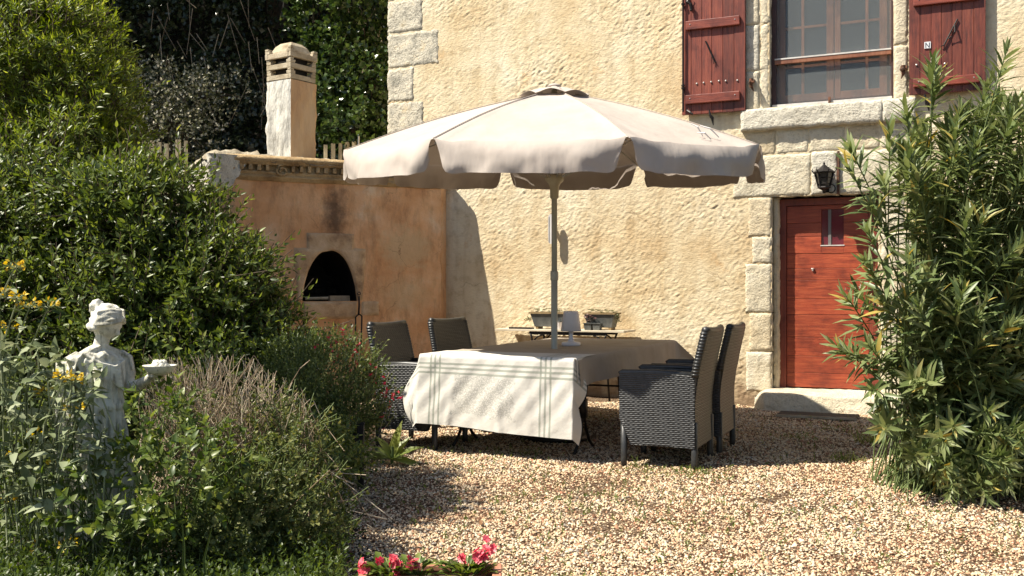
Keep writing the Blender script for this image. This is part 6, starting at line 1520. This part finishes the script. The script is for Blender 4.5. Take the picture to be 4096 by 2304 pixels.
# ------------------------------------------------------------------ garden statue
def build_statue():
    root = empty('garden_statue', (-1.863, 4.52, 0), rad(44), 'weathered white stone statue of a robed woman looking down at the dish she holds', 'statue')
    m, t, b = nmat('weathered_statue_stone'); co = objco(t)
    r = ramp(t, [(.26, (.16, .155, .125)), (.40, (.48, .46, .38)), (.52, (.72, .69, .58)), (.70, (.82, .80, .70))], noise_n(t, co, 7, 8, .68))
    st = ramp(t, [(.38, (.34, .34, .31)), (.48, (1, 1, 1))], noise_n(t, objco(t, (14, 14, 2.2)), 3, 5, .6)); c = mixc(t, .65, r.outputs[0], st.outputs[0], 'MULTIPLY')
    t.links.new(c, b.inputs['Base Color']); b.inputs['Roughness'].default_value = .9; b.inputs['Specular IOR Level'].default_value = .2
    bumpn(t, b, noise_n(t, co, 90, 6, .7), .6, .006)
    bm = bmesh.new()
    def ring_loft(zs, fn, n=72, cap=True):
        rings = []
        for z in zs: rings.append([bm.verts.new(fn(z, 2*math.pi*k/n)) for k in range(n)])
        for a_, b_ in zip(rings, rings[1:]):
            for k in range(n): bm.faces.new((a_[k], a_[(k+1) % n], b_[(k+1) % n], b_[k]))
        if cap: bm.faces.new(rings[0][::-1]); bm.faces.new(rings[-1])
    def ip(z, T): return float(np.interp(z, [q[0] for q in T], [q[1] for q in T]))
    # forward is -Y; angle measured from +X (her left)
    RX = [(0, .15), (.2, .145), (.45, .128), (.62, .112), (.70, .100), (.735, .098), (.80, .092), (.88, .098), (.93, .108), (.965, .100), (.985, .070), (1.0, .038)]
    RY = [(0, .13), (.2, .125), (.45, .105), (.62, .092), (.70, .082), (.735, .080), (.80, .078), (.88, .082), (.93, .074), (.965, .06), (.985, .045), (1.0, .036)]
    def skirt(z, a):
        rx, ry = ip(z, RX), ip(z, RY); f = .014*math.sin(17*a + 3*math.sin(z*5)) + .006*math.sin(31*a + 5*z + 1); f *= .9 + .4*math.sin(a*2+z*7); knee = .02*math.exp(-((a-5.2)/.35)**2)*math.exp(-((z-.38)/.16)**2)
        return (rx*math.cos(a)*(1+(f+knee)/rx), ry*math.sin(a)*(1+(f+knee)/ry)-.0, z)
    ring_loft(list(np.linspace(0, .735, 44)), skirt, 96)
    def torso(z, a):
        rx, ry = ip(z, RX), ip(z, RY); k = max(0, min(1, (z-.715)/.03)); over = .012*math.exp(-((z-.728)/.02)**2)
        va = .0085*math.sin(17*a + 9*(z-.8)*math.cos(a)) + .004*math.sin(33*a+20*z); cowl = .007*math.sin((z-.95 + .05*abs(math.cos(a)))*110)*max(0, -math.sin(a))*max(0, (z-.80)/.1) if z > .84 else 0
        bust = 0
        for ax in (-.045, .045): bust += .030*math.exp(-((math.cos(a)*rx-ax)/.030)**2 - ((z-.862)/.036)**2)*max(0, -math.sin(a))
        g = over + va*(1-max(0, (z-.93)/.05) if z > .93 else 1) + cowl*.8
        return ((rx+g)*math.cos(a), (ry+g+bust)*math.sin(a), z)
    ring_loft(list(np.linspace(.712, 1.0, 46)), torso, 96)
    def tube(pts, rs, n=14, sq=1):
        pts = [Vector(p) for p in pts]; rings = []
        for i, p in enumerate(pts):
            d = (pts[min(i+1, len(pts)-1)] - pts[max(i-1, 0)]).normalized(); a_ = Vector((0, 0, 1)) if abs(d.z) < .9 else Vector((1, 0, 0)); x = d.cross(a_).normalized(); y = d.cross(x).normalized()
            rings.append([bm.verts.new(p + (x*math.cos(2*math.pi*k/n) + y*math.sin(2*math.pi*k/n)*sq)*rs[i]) for k in range(n)])
        for a_, b_ in zip(rings, rings[1:]):
            for k in range(n): bm.faces.new((a_[k], a_[(k+1) % n], b_[(k+1) % n], b_[k]))
        bm.faces.new(rings[0][::-1]); bm.faces.new(rings[-1])
    tube([(0, 0, .965), (.004, -.006, 1.01), (.014, -.018, 1.06)], [.040, .033, .034])                       # neck
    # her right arm hangs, sleeve draped with ruffles
    tube([(-.085, .0, .955), (-.118, .005, .93), (-.135, .012, .87), (-.14, .012, .80), (-.135, -.01, .73), (-.12, -.04, .66), (-.105, -.06, .60)], [.03, .040, .036, .033, .030, .026, .022])
    tube([(-.105, -.06, .60), (-.10, -.07, .57), (-.095, -.075, .55)], [.022, .024, .015])
    for k in range(9):
        a = -1.2 + k*.36; tube([(-.070, -.015, .978), (-.106 - .006*math.cos(a), -.008 - .032*math.sin(a), .950), (-.128 - .006*math.cos(a), .0 - .040*math.sin(a), .895), (-.130, .004 - .040*math.sin(a), .865)], [.005, .007, .007, .004], 6)
    for k in range(6):
        a = -1.0 + k*.42; tube([(.075, -.02, .975), (.112 + .012*math.cos(a), -.015 - .035*math.sin(a), .945), (.128 + .010*math.cos(a), -.010 - .042*math.sin(a), .885)], [.006, .008, .006], 6)
    # neckline folds sweeping down from the right shoulder
    for k in range(7):
        tube([(-.09+.012*k, -.035-.004*k, .972-.002*k), (-.035+.010*k, -.078, .925-.014*k), (.035+.006*k, -.092, .905-.018*k), (.085, -.070, .935-.012*k)], [.006, .008, .008, .005], 6)
    # mantle falling behind the right arm
    for k in range(6): tube([(-.11-.008*k, .02+.012*k, .93), (-.14-.006*k, .03, .75), (-.15, .02+.01*k, .5), (-.14-.005*k, .02, .2), (-.14, .02, .0)], [.014, .016, .018, .02, .02], 7)
    # her left arm: elbow bent, forearm reaching forward with the dish
    tube([(.085, .0, .955), (.115, .003, .93), (.130, -.005, .86), (.135, -.02, .80), (.140, -.08, .815), (.147, -.16, .845), (.150, -.20, .862)], [.03, .038, .033, .029, .026, .020, .017])
    tube([(.150, -.195, .862), (.152, -.225, .868), (.15, -.25, .868)], [.020, .024, .016], 10, .55)
    for k, (dx, L) in enumerate(((-.020, .045), (-.008, .055), (.005, .052), (.018, .042))): tube([(.15+dx*.7, -.24, .868), (.15+dx, -.24-L*.6, .868), (.15+dx*1.1, -.24-L, .880)], [.0065, .006, .0045], 7)
    tube([(.135, -.215, .872), (.122, -.235, .885), (.118, -.25, .895)], [.008, .0065, .005], 7)
    # head: turned to her left and bowed
    HM = Matrix.Translation((.022, -.026, 1.098)) @ Matrix.Rotation(rad(34), 4, 'Z') @ Matrix.Rotation(rad(30), 4, 'X')
    sph = bmesh.ops.create_icosphere(bm, subdivisions=5, radius=1)['verts']
    for v in sph:
        p = v.co.copy(); x, y, z = p
        q = Vector((x*.056, y*.066, z*.078))
        if z < 0: q.x *= 1 - .32*(-z)**1.6; q.y *= 1 - .18*(-z)**1.5
        if y < -.3: 
            q.y += .006*max(0, z-.15)*1.0
            nose = math.exp(-(x/.12)**2)*math.exp(-((z+.16)/.18)**2); q.y -= .019*nose*(1 if y < -.6 else 0)*(1.0 if z > -.36 else .3)
            for s_ in (-1, 1): q.y += .0075*math.exp(-((x-s_*.36)/.15)**2 - ((z-.06)/.09)**2); q.y -= .004*math.exp(-((x-s_*.34)/.2)**2 - ((z-.20)/.06)**2); q.y -= .003*math.exp(-((x-s_*.36)/.10)**2 - ((z-.04)/.045)**2)
            q.y -= .008*math.exp(-(x/.20)**2 - ((z+.50)/.05)**2) + .008*math.exp(-(x/.16)**2 - ((z+.62)/.05)**2); q.y += .006*math.exp(-(x/.24)**2 - ((z+.56)/.025)**2)
            q.y -= .011*math.exp(-(x/.26)**2 - ((z+.86)/.14)**2)
        v.co = HM @ q
    def hp(x, y, z): return tuple(HM @ Vector((x, y, z)))
    # hair: cap with wavy strands, rolls at the side, bun
    sph = bmesh.ops.create_icosphere(bm, subdivisions=5, radius=1)['verts']
    for v in sph:
        x, y, z = v.co; front = y < -.25 and z < .42; s_ = 1.0 + .055*math.sin(19*math.atan2(z+.2, abs(x)*.9+.25*y+.35) + 5*y + 1.2*math.sin(7*y)) + .015*math.sin(40*x+9*y)
        k = .80 if front else (1.0 if z > -.35 else .84)
        v.co = HM @ Vector((x*.064*s_*k, (y*.074+.008)*s_*k, (z*.080+.010)*s_*k))
    for s_ in (-1, 1):
        for r_ in range(5):
            tube([hp(s_*.008, -.066+.006*r_, .052+.010*r_), hp(s_*(.038+.004*(r_%2)), -.054+.012*r_, .036+.010*r_), hp(s_*(.060+.005*((r_+1)%2)), -.022+.013*r_, .010+.009*r_), hp(s_*.064, .015, -.012+.008*r_), hp(s_*.045, .055, -.018+.008*r_)], [.005, .0075, .008, .008, .006], 8)
        tube([hp(s_*.060, .0, -.02), hp(s_*.058, .022, -.036), hp(s_*.040, .05, -.040), hp(0, .066, -.034)], [.010, .015, .015, .012], 9)
    tube([hp(-.064, -.034, .040), hp(0, -.062, .064), hp(.064, -.034, .040)], [.005, .006, .005], 7)
    for k in range(5): a = k*1.256; tube([hp(.0+.018*math.cos(a), .068, .036+.018*math.sin(a)), hp(.0+.026*math.cos(a+.6), .088, .040+.024*math.sin(a+.6)), hp(.0+.012*math.cos(a+1.4), .104, .043+.012*math.sin(a+1.4))], [.016, .017, .012], 9)
    sph = bmesh.ops.create_icosphere(bm, subdivisions=3, radius=.030)['verts']
    for v in sph: v.co = HM @ (v.co + Vector((0, .084, .038)))
    me = bpy.data.meshes.new('figure'); bmesh.ops.recalc_face_normals(bm, faces=bm.faces); bm.to_mesh(me); bm.free()
    o = bpy.data.objects.new('figure', me); COL.objects.link(o); md = o.modifiers.new('fuse', 'REMESH'); md.mode = 'VOXEL'; md.voxel_size = .0042; md.use_smooth_shade = True
    sm = o.modifiers.new('soft', 'SMOOTH'); sm.factor = .4; sm.iterations = 2
    dg = bpy.context.evaluated_depsgraph_get(); me2 = bpy.data.meshes.new_from_object(o.evaluated_get(dg)); o.modifiers.clear(); o.data = me2; me2.name = 'figure'
    me2.materials.clear(); me2.materials.append(m); o.parent = root; me2.polygons.foreach_set('use_smooth', [True]*len(me2.polygons))
    # dish with fruit/shell carved on it
    d = MB(); cx, cy, cz = .151, -.285, .872; b0 = 0
    d.lathe([(.006, 0), (.030, .004), (.055, .018), (.072, .042), (.074, .046), (.068, .045), (.05, .028), (.01, .022)], (cx, cy, cz), 22)
    do_ = d.build('dish', m, root, True)
    q = MB()
    for k in range(9): a = k*.7; q.tube([(cx+.045*math.cos(a), cy+.045*math.sin(a), cz+.035), (cx+.02*math.cos(a+1), cy+.02*math.sin(a+1), cz+.058), (cx-.03*math.cos(a), cy-.03*math.sin(a), cz+.045)], [.008, .013, .008], 7)
    q.build('carved_shell', m, do_, True)
    MB().lathe([(.17, -.01), (.175, .0), (.175, .02), (.16, .03)], n=28).build('base', m, root)
build_statue()
